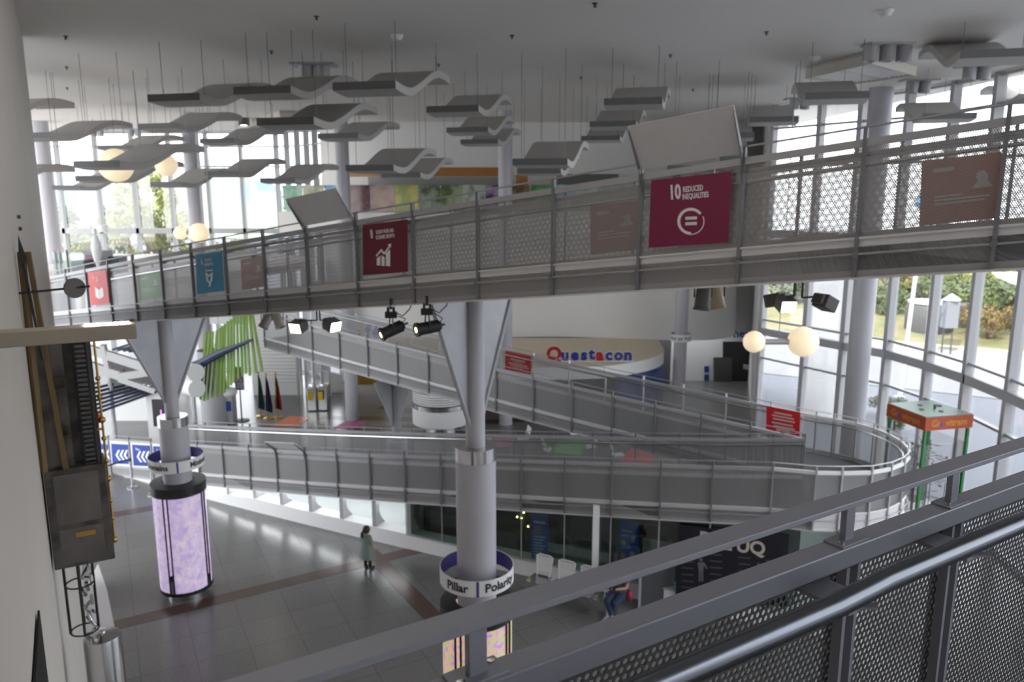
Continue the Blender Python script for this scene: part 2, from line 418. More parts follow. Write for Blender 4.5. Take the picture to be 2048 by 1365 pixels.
fC = lambda x: V(x, 9.4988-.7451*x+.0082*x*x, 7.7154+.1602*x-.0014*x*x)
CX = [5.7, 4.97, 4.08, 3.19, 2.29, 1.39, .49, -.42, -1.32, -2.22, -3.13, -4.02, -4.92, -5.81, -6.72, -7.65, -8.59, -9.55, -10.5, -11.45, -12.4]
CN = [fC(x) for x in CX]; CF = offset_line(CN, -WR)
rc = ramp('sloped_walkway', CN, CF, 'upper grey walkway rising to the right across the hall, coloured square signs on its rail', 'ramp')
railC, dC, iC = railing('walkway_railing', CN, -1, 'near railing of the upper walkway, carrying the four bright square signs', 'railing')
railCF, _, iCF = railing('walkway_railing', CF, 1, 'far railing of the upper walkway, behind the perforated near side', 'railing')
fA = lambda x: V(x, 17.3286-.4588*x+.0046*x*x, 1.5983+.124*x-.0004*x*x)
AX = [-13.1, -12.15, -11.2, -10.25, -9.33, -8.41, -7.46, -6.54, -5.6, -4.64, -3.68, -2.71, -1.75, -.77, .22, 1.21, 2.22, 3.22, 4.22, 5.32]
AN = [fA(x) for x in AX]; AF = offset_line(AN, WR)
CC = V(6.55, 16.65, 2.32)
AF[-1] = V(5.95, 16.95, AF[-1].z); AFe = AF + [V(CC.x, CC.y-.04, 2.36)]
arc = [CC+V(math.cos(math.radians(a))*2.12, math.sin(math.radians(a))*2.12, .0) for a in (-104, -74, -46, -18, 10, 36, 62)]
fB = lambda x: V(x, 16.72-.60*(x-6.55)+.004*(x-6.55)**2, 2.32-.0872*(x-6.55))
BX = [6.55, 5.55, 4.55, 3.55, 2.57, 1.58, .58, -.45, -1.47, -2.49, -3.51, -4.54, -5.58, -6.65, -7.66, -8.7]
BN = [fB(x) for x in BX]; BF = offset_line(BN, -WR)
ANE = AN + arc + BF[1:]
BF0 = BF[1:]
ra = ramp('sloped_walkway', AN+[arc[0]], AFe, 'lower grey walkway climbing from the sign barrier on the left to the round bend', 'ramp')
rb = ramp('sloped_walkway', BN[1:], BF0, 'middle grey walkway climbing left from the round bend behind the middle column', 'ramp')
rl = empty('walkway_landing', CC, 'round dark-floored turning bend joining the lower and middle walkways', 'ramp landing')
edge = [arc[0]]+arc[1:]+[BF0[0]]
mb = MB(); mb.prism([CC+V(0, 0, .07)]+[p+V(0, 0, .07) for p in edge]+[BN[1]+V(0, 0, .07)], (0, 0, .23)); mb.make('deck', M('deck'), rl)
mb = MB(); mb.prism([CC+V(0, 0, .01)]+[p+V(0, 0, .01) for p in edge]+[BN[1]+V(0, 0, .01)], (0, 0, .055)); mb.make('soffit', M('fascia'), rl)
fine = spline([tuple(p) for p in edge], 5)
mb = MB(); mb.strip(fine, [p+V(0, 0, FH) for p in fine], True); mb.tube([p+V(0, 0, FH) for p in fine], .025, 6); mb.tube([p+V(0, 0, .02) for p in fine], .03, 6); mb.make('fascia', M('fascia'), rl)
railA, dA, iA = railing('walkway_railing', AN, 1, 'near railing of the lower walkway, ending at the blue arrow signs', 'railing', skip=(0, 1, 2, 3))
arcf = [arc[0]]; 
railing('walkway_railing', [AN[-1]]+spline([tuple(p) for p in arc], 2)+[BF0[0]], 1, 'curved railing around the outside of the round bend', 'railing', pm='frame', bm='white')
railAF, _, _ = railing('walkway_railing', AFe, -1, 'far railing of the lower walkway with a thick steel handrail', 'railing')
railB, dB, iB = railing('walkway_railing', BN, -1, 'near railing of the middle walkway, sloping up to the left', 'railing')
railBF, _, iBF = railing('walkway_railing', BF0, 1, 'far railing of the middle walkway with pale posts and a red sign', 'railing', pm='white')
# ------------------------------------------------------------------ helpers on planes
def on_plane(x, y, p, n):
    r = ray(x, y); o = V(0, 0, CAMZ); return o+r*((p-o).dot(n)/r.dot(n))
def px_m(p): return (p-V(0, 0, CAMZ)).length/FPX         # metres per pixel near a point (roughly)
def plate(px, p, n, t, name, m, parent=None, label=None):
    pts = [on_plane(x, y, p, n) for x, y in px]; mb = MB(); mb.prism(pts, -n*t); return mb.make(name, m, parent, label)
def icon(polys, p, n, m, parent, name='symbol', lift=.004):
    mb = MB()
    for q in polys: mb.prism([on_plane(x, y, p, n)+n*lift for x, y in q], -n*.003)
    return mb.make(name, m, parent, label='pale printed symbol')
def circ(cx, cy, r, a0, a1, n=20, w=None):
    o = [(cx+r*math.cos(a0+(a1-a0)*k/n), cy+r*math.sin(a0+(a1-a0)*k/n)) for k in range(n+1)]
    if w is None: return [o]
    i = [(cx+(r-w)*math.cos(a0+(a1-a0)*k/n), cy+(r-w)*math.sin(a0+(a1-a0)*k/n)) for k in range(n+1)]
    return [[o[k], o[k+1], i[k+1], i[k]] for k in range(n)]
def sign_text(txt, cx, cy, hpx, p, n, xd, m, parent, xs=.62, bold=.012, align='LEFT', name='lettering'):
    c = on_plane(cx, cy, p, n)+n*.003; yd = n.cross(xd).normalized()
    return put_text(txt, hpx*px_m(c)*1.38, frame4(c, xd, yd, n), m, parent, name, align=align, xs=xs, bold=bold, extrude=.001)
# ------------------------------------------------------------------ square goal signs on the upper walkway
def bay(P, i, out):
    a, b = P[i], P[i+1]; t = (b-a); t.z = 0; t.normalize(); n = V(t.y, -t.x, 0)
    if n.dot(V(0, 0, 0)-V(a.x, a.y, 0)) < 0: n = -n
    return a+n*out, n, (t if t.x > 0 else -t)
def near_i(P, x):                                        # bay whose posts straddle pixel x
    def pxx(p):
        q = p-V(0, 0, CAMZ-0); return 1024+FPX*q.x/(q.y*CP-(p.z+.6-CAMZ)*SP)
    for i in range(len(P)-1):
        a, b = pxx(P[i]), pxx(P[i+1])
        if min(a, b) <= x <= max(a, b): return i
    return 0
def goal_sign(px, col, label, P, out, cat='sign', group='goal signs on the upper walkway'):
    cx = sum(q[0] for q in px)/4; i = near_i(P, cx); p, n, t = bay(P, i, out)
    o = plate(px, p, n, .008, 'goal_sign', pmat('sign '+col, hexrgb(col), .5), None); o['label'] = label; o['category'] = cat; o['group'] = group
    xd = (on_plane(*px[1], p, n)-on_plane(*px[0], p, n)+on_plane(*px[2], p, n)-on_plane(*px[3], p, n)); xd.normalize()
    return o, p+n*.001, n, xd
WL = M('wlet')
o, p, n, xd = goal_sign([(1302, 361), (1464, 343), (1456, 486), (1297, 496)], '7d0742', 'large magenta sign with a white 10 and an equals symbol in a ring', CN, .055)
sign_text('10', 1338, 387, 27, p, n, xd, WL, o, xs=.66, bold=.035); sign_text('REDUCED', 1366, 380, 10.5, p, n, xd, WL, o, xs=.62, bold=.025); sign_text('INEQUALITIES', 1365, 394.5, 10.5, p, n, xd, WL, o, xs=.58, bold=.025)
icon(circ(1382, 443, 27, math.radians(-38), math.radians(-270), 30, 5.5)+circ(1382, 443, 27, math.radians(90), math.radians(-22), 14, 1.9)+[[(1371, 434), (1394, 433), (1394, 439), (1371, 440)], [(1371, 445), (1394, 444), (1394, 450), (1371, 451)]], p, n, WL, o)
o, p, n, xd = goal_sign([(725, 451), (814, 439), (815, 544), (726, 551)], '68142a', 'dark maroon sign with a white 8 and a rising bar chart', CN, .055)
sign_text('8', 741, 469.5, 17, p, n, xd, WL, o, bold=.02); sign_text('DECENT WORK AND', 752, 465.5, 7.5, p, n, xd, WL, o, xs=.5); sign_text('ECONOMIC GROWTH', 752, 476, 7.5, p, n, xd, WL, o, xs=.5)
icon([[(754, 517), (761, 512), (761, 531), (754, 531)], [(763.5, 511), (769.5, 515), (769.5, 532), (763.5, 532)], [(772, 507), (780.5, 499), (780.5, 533), (772, 532)], [(752, 511), (763, 498), (765, 501), (753, 514)], [(763, 498), (770, 507), (768, 510), (762, 502)], [(768, 506), (779, 491), (781, 493), (770, 509)], [(775, 490), (782.5, 487), (782, 496)]], p, n, WL, o)
o, p, n, xd = goal_sign([(391, 509), (444, 504), (448, 582), (394, 589)], '1585ad', 'blue sign with a white 6 and a water glass symbol', CN, .055)
sign_text('6', 402.5, 524, 13, p, n, xd, WL, o, bold=.02); sign_text('CLEAN WATER', 409, 521.5, 5.5, p, n, xd, WL, o, xs=.5); sign_text('AND SANITATION', 409, 530, 5.5, p, n, xd, WL, o, xs=.5)
icon([[(411, 541), (426, 540), (426, 542), (411, 543)], [(411, 546), (415, 546), (417, 564), (414, 564)], [(422, 546), (426, 545), (425, 563), (421, 564)], [(411, 546), (418, 550), (426, 545), (425, 550), (418, 554), (412, 550)], [(415, 562), (424, 562), (422, 567), (422, 573), (418, 574), (418, 567)]], p, n, WL, o)
o, p, n, xd = goal_sign([(175, 545), (212, 540), (219, 607), (182, 611)], 'd5443f', 'red sign with a white open book symbol', CN, .055)
sign_text('4', 186, 556, 10, p, n, xd, WL, o, bold=.02); sign_text('QUALITY', 192, 556, 4.2, p, n, xd, WL, o, xs=.5); sign_text('EDUCATION', 192, 563, 4.2, p, n, xd, WL, o, xs=.5)
icon([[(190, 574), (198, 580), (199, 599), (192, 594)], [(198.5, 580), (206, 574), (208, 593), (199.5, 599)]], p, n, WL, o)
for px, c, lb in (([(1844, 322), (2003, 304), (1998, 436), (1838, 453)], 'b5522a', 'brown sign with a factory symbol seen through the perforated sheet at far right'),
                  ([(1180, 412), (1278, 401), (1276, 500), (1181, 510)], '93423f', 'dull red sign seen through the perforated sheet left of the magenta one'),
                  ([(481, 519), (528, 511), (531, 573), (484, 581)], 'a0353c', 'dull crimson sign seen through the perforated sheet right of the blue one'),
                  ([(276, 551), (322, 543), (326, 594), (280, 602)], '4f9a45', 'dull green sign seen through the perforated sheet left of the blue one')):
    o, p, n, xd = goal_sign(px, c, lb, CF, .06)
    x0, y0 = px[0]; x1 = px[1][0]; y2 = px[3][1]; w_, h_ = x1-x0, y2-y0; sl = (px[1][1]-y0)/w_
    icon([[(x0+w_*a, y0+h_*b+sl*w_*a), (x0+w_*c2, y0+h_*b+sl*w_*c2), (x0+w_*c2, y0+h_*d2+sl*w_*c2), (x0+w_*a, y0+h_*d2+sl*w_*a)] for a, b, c2, d2 in ((.14, .14, .4, .2), (.16, .56, .5, .585), (.16, .62, .86, .645), (.16, .68, .8, .705))]
         + circ(x0+w_*.76, y0+h_*.24, w_*.08, 0, 6.28, 10)+[[(x0+w_*.62, y0+h_*.42), (x0+w_*.9, y0+h_*.38), (x0+w_*.84, y0+h_*.30), (x0+w_*.70, y0+h_*.32)]], p, n, pmat('dim print', (.55, .5, .48)), o)
# ------------------------------------------------------------------ tilted reading boards on the walkways
def board(P, pxx, label, wid, hgt, lean, m='white', flip=1):
    i = near_i(P, pxx); a, b = P[i], P[i+1]
    if a.x > b.x: a, b = b, a
    t = (b-a).normalized(); n = V(t.y, -t.x, 0).normalized()
    r = empty('reading_board', a+V(0, 0, RH), label, 'display board', 'tilted reading boards on the walkway rails')
    q0 = a+V(0, 0, RH+.05)+n*.04; q1 = b+V(0, 0, RH+.05)+n*.04; u = n*lean+V(0, 0, hgt)
    mb = MB(); nn = (q1-q0).cross(u).normalized(); mb.prism([q0, q1, q1+u, q0+u], nn*.015); mb.make('panel', pmat('board back', (.60, .60, .61), .5) if P is CN else M('white'), r)
    for q, s in ((q0, 1), (q1, -1)):
        mb = MB(); mb.prism([q-V(0, 0, .28), q+u*.02, q+u*.95, q+u*.95+V(0, 0, -.05), q+u*.1-V(0, 0, .10)], t*.012*s); mb.make('bracket', M('post'), r)
    mb = MB()
    for f in (.2, .75):
        for g in (.25, .8): mb.ball(q0+(q1-q0)*f+u*g+nn*.0, .014, 8)
    mb.make('bolt', M('dark'), r)
    return r
board(CN, 660, 'tilted grey reading board on the upper walkway left of the maroon sign', 1.13, .40, .30)
board(CN, 1380, 'tilted grey reading board on the upper walkway above the magenta sign', 1.13, .42, .32)
board(AN, 580, 'small pale reading board leaning over the lower walkway rail', 1.13, .28, .36, 'white')
# ------------------------------------------------------------------ red notices, blue arrow signs
def notice(px, P, out, label):
    cx = sum(q[0] for q in px)/4; i = near_i(P, cx); p, n, t = bay(P, i, out)
    o = plate(px, p, n, .008, 'notice', M('redsign')); tag(o, label, 'sign', 'red notices on the walkway rails')
    (x0, y0), (x1, y1), (x2, y2), (x3, y3) = px; L = []
    def at(a, b):
        tx, ty = x0+(x1-x0)*a, y0+(y1-y0)*a; bx, by = x3+(x2-x3)*a, y3+(y2-y3)*a; return (tx+(bx-tx)*b, ty+(by-ty)*b)
    for b, a0, a1, h in ((.34, .22, .78, .07), (.47, .3, .7, .03), (.57, .14, .86, .06), (.68, .2, .92, .05), (.78, .3, .7, .03)):
        L.append([at(a0, b), at(a1, b), at(a1, b+h), at(a0, b+h)])
    icon(L, p, n, pmat('notice print', (.45, .36, .34)), o, 'text_print')
notice([(1010, 702), (1062, 713), (1062, 750), (1010, 739)], BF0, .06, 'red notice on the middle walkway rail left of the raised letters')
ap = BF0[1]
pr = V(7.5, 18.35, 3.0); nr = V(-.25, -.97, 0).normalized()
o = plate([(1533, 812), (1601, 825), (1599, 875), (1532, 862)], pr, nr, .008, 'notice', M('redsign')); tag(o, 'red notice with several text lines on the round bend railing', 'sign', 'red notices on the walkway rails')
icon([[(1544+a, 823+b*6.2+a*.19), (1590-c, 823+b*6.2+(46-c)*.19), (1590-c, 826+b*6.2+(46-c)*.19), (1544+a, 826+b*6.2+a*.19)] for b, a, c in ((0, 4, 6), (1, 0, 2), (2, 2, 0), (3.3, 0, 4), (4.3, 3, 1), (5.4, 8, 10))], pr, nr, pmat('notice print', (.45, .36, .34)), o, 'text_print')
bs = [(191, 216, 888, 925, ''), (222, 254.5, 888, 928, ''), (264, 298, 890, 932, 'Entry'), (306, 340, 893, 936, 'Tickets')]
for k, (x0, x1, y0, y1, tx) in enumerate(bs):
    i = near_i(AN, (x0+x1)/2); p, n, t = bay(AN, i, .03)
    o = plate([(x0, y0), (x1, y0+2), (x1+2, y1+1), (x0+3, y1)], p, n, .01, 'arrow_sign', M('bluesign'))
    tag(o, ('blue sign with three white chevrons, beside the brass pipe of the clock', 'blue sign with three white chevrons and no word', 'blue sign with three white chevrons under a short white word', 'blue arrow sign half hidden behind the left lit column')[k], 'sign', 'blue arrow signs on the lower walkway')
    pl = []; w_ = x1-x0
    for j in range(3):
        cx = x0+w_*(.22+.25*j)+2; cy = (y0+y1)/2+3; s = (y1-y0)*.26
        pl += [[(cx+5, cy-s), (cx+9, cy-s), (cx+4, cy), (cx, cy)], [(cx, cy), (cx+4, cy), (cx+11, cy+s), (cx+7, cy+s)]]
    icon(pl, p+n*.001, n, WL, o, 'chevrons')
    if tx: sign_text(tx[:6], x0+7, y0+8, 5.0, p+n*.001, n, t, WL, o, xs=.8)
    q = fA(AN[i].x)
mb = MB(); 
for a, b in zip(AN[:5], AN[1:5]):
    nn = V((b-a).y, -(b-a).x, 0).normalized()*-.02
    mb.prism([V(a.x, a.y, .0), V(b.x, b.y, .0), b+V(0, 0, RH-.07), a+V(0, 0, RH-.07)], nn)
thing1(mb, 'walkway_barrier', M('white'), 'white solid barrier along the foot of the lower walkway behind the blue signs', 'barrier')
# ------------------------------------------------------------------ lit columns and walkway supports
def plasma(name, c1, c2, c3, scale, s):
    m, n, p = nodes(name); N = n.nodes; L = n.links
    tx = N.new('ShaderNodeTexCoord'); nz = N.new('ShaderNodeTexNoise'); nz.inputs['Scale'].default_value = scale; nz.inputs['Detail'].default_value = 5; nz.inputs['Distortion'].default_value = 1.2
    L.new(tx.outputs['Object'], nz.inputs[0]); r = N.new('ShaderNodeValToRGB'); e = r.color_ramp.elements
    e[0].position = .32; e[0].color = rgba(c1); e[1].position = .68; e[1].color = rgba(c3); k = e.new(.5); k.color = rgba(c2)
    L.new(nz.outputs[0], r.inputs[0]); L.new(r.outputs[0], p.inputs['Emission Color']); p.inputs['Emission Strength'].default_value = s
    p.inputs['Base Color'].default_value = (.3, .3, .3, 1); p.inputs['Roughness'].default_value = .12
    return m
LILAC = plasma('lilac light panel', (.40, .30, .66), (.62, .46, .74), (.78, .64, .80), 7, .23)
RAINB = plasma('rainbow light panel', (.14, .50, .10), (.62, .36, .20), (.30, .12, .62), 8, .34)
def arcdir(P, x):
    i = near_i(P, x); t = (P[i+1]-P[i]); t.z = 0; t.normalize(); return t
def lit_column(name, x, y, zs, zt, apex, label, m, words, t, half):
    r = empty(name, (x, y, 0), label, 'column'); c = (x, y, 0)
    mb = MB(); mb.lathe(c, [(.40, 0), (.40, .2)], 32); mb.make('foot', M('stainless'), r)
    mb = MB(); mb.lathe(c, [(0, .2), (.57, .2), (.57, .28), (.55, .28)], 40); mb.lathe(c, [(.55, 2.5), (.58, 2.5), (.58, 2.72), (.33, 2.74)], 40); mb.make('black_band', M('black'), r)
    a0 = math.atan2(-y, -x)
    for k in range(4):
        aa = a0-math.radians(32)+k*math.pi/2
        mb = MB(); mb.lathe(c, [(.55, .27), (.55, 2.5)], 16, aa+math.radians(5), aa+math.radians(85)); mb.make('light_panel', m, r, label='glowing coloured panel')
        mb = MB()
        for q in (-5, 5):
            pp = V(x+.56*math.cos(aa+math.radians(q)), y+.56*math.sin(aa+math.radians(q)), 0); mb.cyl(pp+V(0, 0, .25), pp+V(0, 0, 2.55), .018, 8)
        mb.make('glazing_bar', M('black'), r)
    mb = MB(); mb.lathe(c, [(.305, 2.7), (.305, zs), (0, zs)], 36); mb.make('sleeve', M('col'), r)
    mb = MB(); mb.lathe(c, [(.31, zs-.05), (.315, zs-.05), (.315, zs+.16), (.14, zs+.16)], 36); mb.make('collar', M('stainless'), r)
    mb = MB(); mb.lathe(c, [(.145, zs), (.145, zt)], 28); mb.make('shaft', M('col'), r)
    mb = MB(); mb.lathe(c, [(.565, 3.08), (.575, 3.08), (.575, 3.33), (.565, 3.33)], 48); ring = mb.make('name_ring', M('white'), r, label='white band with black words')
    mb = MB(); mb.lathe(c, [(.562, 3.085), (.562, 3.325)], 48); mb.make('ring_lining', M('purple'), r, label='violet inner face of the ring')
    mb = MB()
    for k in range(4):
        aa = a0+k*math.pi/2+.02; mb.bar(V(x+.3*math.cos(aa), y+.3*math.sin(aa), 3.1), V(x+.565*math.cos(aa), y+.565*math.sin(aa), 3.1), .02, .02)
        mb.lathe(c, [(.577, 3.081), (.577, 3.329)], 3, aa-.035, aa+.035)
    mb.make('ring_spoke', M('purple'), r)
    for wd, ang, size in words:
        me = text_mesh(wd, size, extrude=.001, bold=.03)
        for v in me.vertices:
            th = a0+math.radians(ang)+v.co.x/.58; zz = 3.205+v.co.y; rr = .578+v.co.z; v.co = (x+rr*math.cos(th), y+rr*math.sin(th), zz)
        KIDS.setdefault(ring.name, []).append(link('lettering', me, M('letter'), ring))
    nrm = V(-t.y, t.x, 0)
    mb = MB(); A = V(x, y, apex)
    for s in (-1, 1): mb.prism([A+nrm*.12*s, V(x, y, zt)+nrm*half*s, V(x, y, zt)+nrm*.1*s], t*.03)
    mb.make('bracket_plate', pmat('satin plate', (.36, .36, .385), .35, .5, var=.12, scale=3), r)
    mb = MB()
    for s in (-1, 1): mb.tube([A+nrm*.13*s, V(x, y, zt)+nrm*half*s], .035, 8)
    mb.make('bracket_edge', M('steel'), r)
    return r
tC = arcdir(CN, 955)
lit_column('exhibit_column', -7.43, 16.35, 4.05, 6.44, 4.55, 'left round column clad in glowing lilac panels, under the upper walkway', LILAC, [('Minimums', 62, .17), ('Domains', -48, .17)], arcdir(CN, 330), .98)
lit_column('exhibit_column', -.55, 11.2, 5.1, 7.68, 5.6, 'middle round column with rainbow panels and a ring lettered Pillar', RAINB, [('Pillar', -32, .19), ('Polarity', 41, .19)], tC, .98)
r = empty('walkway_support', (-3.75, 24.2, 0), 'steel support with triangular wings under the middle walkway', 'column')
mb = MB(); mb.lathe((-3.75, 24.2, 0), [(.34, 0), (.34, 1.1), (.1, 1.12)], 28); mb.make('base', M('col'), r)
mb = MB(); mb.lathe((-3.75, 24.2, 0), [(.15, 1.1), (.15, 3.25)], 24); mb.make('shaft', M('steel'), r)
tB = (BN[10]-BN[9]); tB.z = 0; tB.normalize(); nB = V(-tB.y, tB.x, 0); mb = MB()
for s in (-1, 1): mb.prism([V(-3.75, 24.2, 1.5)+nB*.12*s, V(-3.75, 24.2, 3.2)+nB*.95*s, V(-3.75, 24.2, 3.2)+nB*.1*s], tB*.03)
mb.make('bracket_plate', M('steel'), r)
# thin name ring on the column by the counter
x, y = 6.84, 30.9; r = empty('name_ring', (x, y, 3.1), 'white ring of words on the column by the raised letters', 'sign')
mb = MB(); mb.lathe((x, y, 0), [(.40, 3.12), (.41, 3.12), (.41, 3.42), (.40, 3.42)], 32); rb_band = mb.make('band', M('white'), r)
for wd, ang in (('Out', -52), ('or', 0), ('Not', 50)):
    me = text_mesh(wd, .24, extrude=.001, bold=.008); a0 = math.atan2(-y, -x)
    for v in me.vertices: th = a0+math.radians(ang)+v.co.x/.41; zz = 3.27+v.co.y; rr = .413+v.co.z; v.co = (x+rr*math.cos(th), y+rr*math.sin(th), zz)
    link('lettering', me, M('letter'), rb_band)
mb = MB(); [mb.bar((x+.25*math.cos(k), y+.25*math.sin(k), 3.2), (x+.405*math.cos(k), y+.405*math.sin(k), 3.2), .02, .02) for k in (0, 1.57, 3.14, 4.71)]; mb.make('spoke', M('dark'), r)
# ------------------------------------------------------------------ wavy ceiling baffles
TH = math.radians(14); BWd = V(math.cos(TH), -math.sin(TH), 0); BLd = V(math.sin(TH), math.cos(TH), 0)
prof = []
for k in range(19):
    s = k/18; zz = (-.05*math.sin(math.pi*min(1, s/.36)) if s < .36 else 0)+(.50*(.5-.5*math.cos(math.pi*min(1, max(0, (s-.22)/.60))))) - (.05*((s-.82)/.18)**2 if s > .82 else 0)
    prof.append((s*3.0, zz))
mb = MB(); TK = .14
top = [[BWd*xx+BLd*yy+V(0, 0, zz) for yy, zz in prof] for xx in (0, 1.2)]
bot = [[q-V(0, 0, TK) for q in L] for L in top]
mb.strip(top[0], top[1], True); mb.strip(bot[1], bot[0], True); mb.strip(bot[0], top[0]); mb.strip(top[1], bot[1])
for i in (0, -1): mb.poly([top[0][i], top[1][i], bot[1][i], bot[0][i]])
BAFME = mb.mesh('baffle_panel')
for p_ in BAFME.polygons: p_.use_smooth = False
BAFME.materials.append(M('baffle')); BAFME.materials.append(M('bafshade'))
for p_ in list(BAFME.polygons)[-2:]: p_.material_index = 1  # front and back faces darker: shade painted into their colour
BAF = [(294, 189, 399, 'leftmost of the high row of three overlapping near the ceiling'), (466, 174, 581, 'middle of the high row of three overlapping near the ceiling'), (665, 165, 791, 'rightmost of the high row of three overlapping near the ceiling'),
 (275, 247.5, 354, 'with its crest touching the small ceiling downlight'), (512.5, 236, 627.5, 'in front of the left slatted ceiling tray'), (195, 291, 255, 'small and pale just above the left globe lamps'),
 (146, 322, 239, 'large and low, cutting across the largest left globe'), (399, 277.5, 467.5, 'small, below the left slatted ceiling tray'), (520, 356, 590, 'low, just left of the art glass balustrade'),
 (635, 267, 716, 'resting visually on top of the left back column'), (691, 330, 787, 'large and low in front of the timber band'), (761, 345, 840.5, 'lowest, overlapping the timber band from below'),
 (852.5, 212.5, 957, 'highest of the three stepped ones left of centre'), (892.5, 255, 976, 'middle of the three stepped ones at the middle back column'), (921, 279, 996, 'lowest of the three stepped ones at the middle back column'),
 (1025, 317.5, 1135, 'broad and low, upper of two above the walkway at centre'), (1034, 337, 1122, 'low, lower of two above the walkway at centre'), (1208, 197, 1325, 'highest of the stack of three right of centre'),
 (1179, 243, 1272.5, 'middle of the stack of three right of centre'), (1162.5, 272, 1240, 'lowest of the stack of three right of centre'), (1499, 234, 1598, 'small, against the first right window'),
 (1610.7, 185, 1740, 'under the right slatted ceiling tray'), (1920.8, 100.5, 2075, 'nearest and darkest at the upper right corner'), (1844.7, 227, 1955, 'low before the right windows, behind the walkway rod'),
 (2038, 188, 2150, 'cut by the right edge below the nearest dark one'), (1412, 266, 1509, 'half hidden behind the magenta sign reading board'), (1402, 313, 1500, 'low behind the magenta sign reading board'),
 (1334, 331, 1440, 'just above the walkway rail under the reading board'), (22, 266, 100, 'cut by the left wall, above the left globes'), (104, 371, 161, 'lowest at far left, beside the left back column'),
 (150, 352, 225, 'dark and low behind the two left globes'), (300, 364, 364, 'low, right of the left globes'), (409, 343, 475, 'long and pale against the left windows'),
 (-140, 366, -55, 'tail only, low beside the left wall'), (-140, 220, -55, 'short dark tail high beside the left wall')]
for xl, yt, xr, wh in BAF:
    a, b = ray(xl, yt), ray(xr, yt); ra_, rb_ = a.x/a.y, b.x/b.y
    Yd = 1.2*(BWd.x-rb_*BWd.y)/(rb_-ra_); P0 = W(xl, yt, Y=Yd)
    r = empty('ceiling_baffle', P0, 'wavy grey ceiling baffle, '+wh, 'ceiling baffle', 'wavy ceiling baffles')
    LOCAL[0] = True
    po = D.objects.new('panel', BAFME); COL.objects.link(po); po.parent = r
    for xx in (.12, 1.08):
        for yy, zz in (prof[2], prof[15]):
            q = BWd*xx+BLd*yy+V(0, 0, zz); mb = MB(); mb.cyl(q-V(0, 0, .02), V(q.x, q.y, CEIL-P0.z), .006, 5); mb.make('suspension_wire', M('wire'), r)
    LOCAL[0] = False
# ------------------------------------------------------------------ ceiling fittings
def tray(px, label, z=11.72, h=.22):
    c = [W(x, y, z=z) for x, y in px]; r = empty('ceiling_tray', sum(c, V(0, 0, 0))/4, label, 'light fitting', 'slatted ceiling trays')
    m = pmat('cream tray', (.60, .57, .50), .5)
    mb = MB()
    for a, b in zip(c, c[1:]+c[:1]): mb.bar(a+V(0, 0, h/2), b+V(0, 0, h/2), .05, h)
    mb.make('frame', m, r)
    mb = MB(); mb.bar((c[0]+c[3])/2+V(0, 0, .1), (c[1]+c[2])/2+V(0, 0, .1), .14, .14); mb.make('spine', m, r)
    mb = MB()
    for k in range(1, 14): mb.bar(c[0]+(c[3]-c[0])*k/14+V(0, 0, .08), c[1]+(c[2]-c[1])*k/14+V(0, 0, .08), .03, .1)
    mb.make('slats', M('white'), r)
    mb = MB(); mb.prism([q+V(0, 0, h+.02) for q in c], (0, 0, .03)); mb.make('back_plate', M('wall2'), r)
    mb = MB()
    for q in c: mb.cyl(q*.8+sum(c, V(0, 0, 0))*.05+V(0, 0, h), V(q.x*.8+sum(c, V(0, 0, 0)).x*.05, q.y*.8+sum(c, V(0, 0, 0)).y*.05, CEIL), .012, 6)
    mb.make('hanger', M('wire'), r)
tray([(1612, 158), (1700, 170), (1830, 152), (1742, 128)], 'cream slatted light tray at the ceiling on the right')
tray([(495, 255), (560, 262), (640, 243), (560, 236)], 'cream slatted light tray at the ceiling on the left')
def spigots(px, label, n=2, s=1.0):
    c = W(*px, z=CEIL); r = empty('ceiling_spotlight_cluster', c, label, 'light fitting', 'cylinder clusters on the ceiling')
    mb = MB(); mb.box(c-V(0, 0, .02), (.9*s, .5*s, .04)); mb.make('plate', M('steel'), r)
    for k in range(n):
        q = c+V((k-(n-1)/2)*.34*s, 0, -.04); mb = MB(); mb.lathe(q, [(0, 0), (.15*s, 0), (.15*s, -.30*s), (.10*s, -.30*s), (.09*s, -.2*s), (0, -.2*s)], 20); mb.make('canister', M('steel'), r)
spigots((1776, 88), 'three grey canisters on the ceiling behind the right tray', 3); spigots((1955, 130), 'pair of grey canisters on the ceiling near the right window head'); spigots((1838, 160), 'pair of small canisters at the ceiling above the right column')
spigots((1600, 197), 'pair of small canisters at the ceiling left of the right column'); spigots((628, 128), 'pair of boxy canisters on the ceiling above the high baffles', 2, 1.15); spigots((193, 258), 'small canister pair at the head of the far left window'); spigots((268, 258), 'second small canister pair along the left window head')
SPK = [(131, 72, 'leftmost sprinkler'), (133, 133, 'second sprinkler from the left wall'), (134, 175, 'third sprinkler beside the left wall'), (633, 32, 'sprinkler above the boxy canisters'), (543, 102, 'sprinkler left of the boxy canisters'), (877, 128, 'sprinkler behind the high baffle crest'), (1024, 70, 'sprinkler near the ceiling centre'), (1162, 154, 'sprinkler right of the ceiling centre'), (1190, 6, 'sprinkler at the top edge of the view'), (1341, 109, 'sprinkler above the right stack of baffles'), (1533, 63, 'sprinkler before the right tray'), (1386, 178, 'sprinkler above the magenta sign board')]
for x, y, lb in SPK:
    c = W(x, y, z=CEIL); mb = MB(); mb.lathe(c, [(0, -.001), (.045, -.001), (.045, -.012), (.02, -.02), (.02, -.06), (.032, -.065), (0, -.065)], 12); thing1(mb, 'sprinkler', M('dark'), 'tiny dark ceiling '+lb, 'sprinkler', 'ceiling sprinklers')
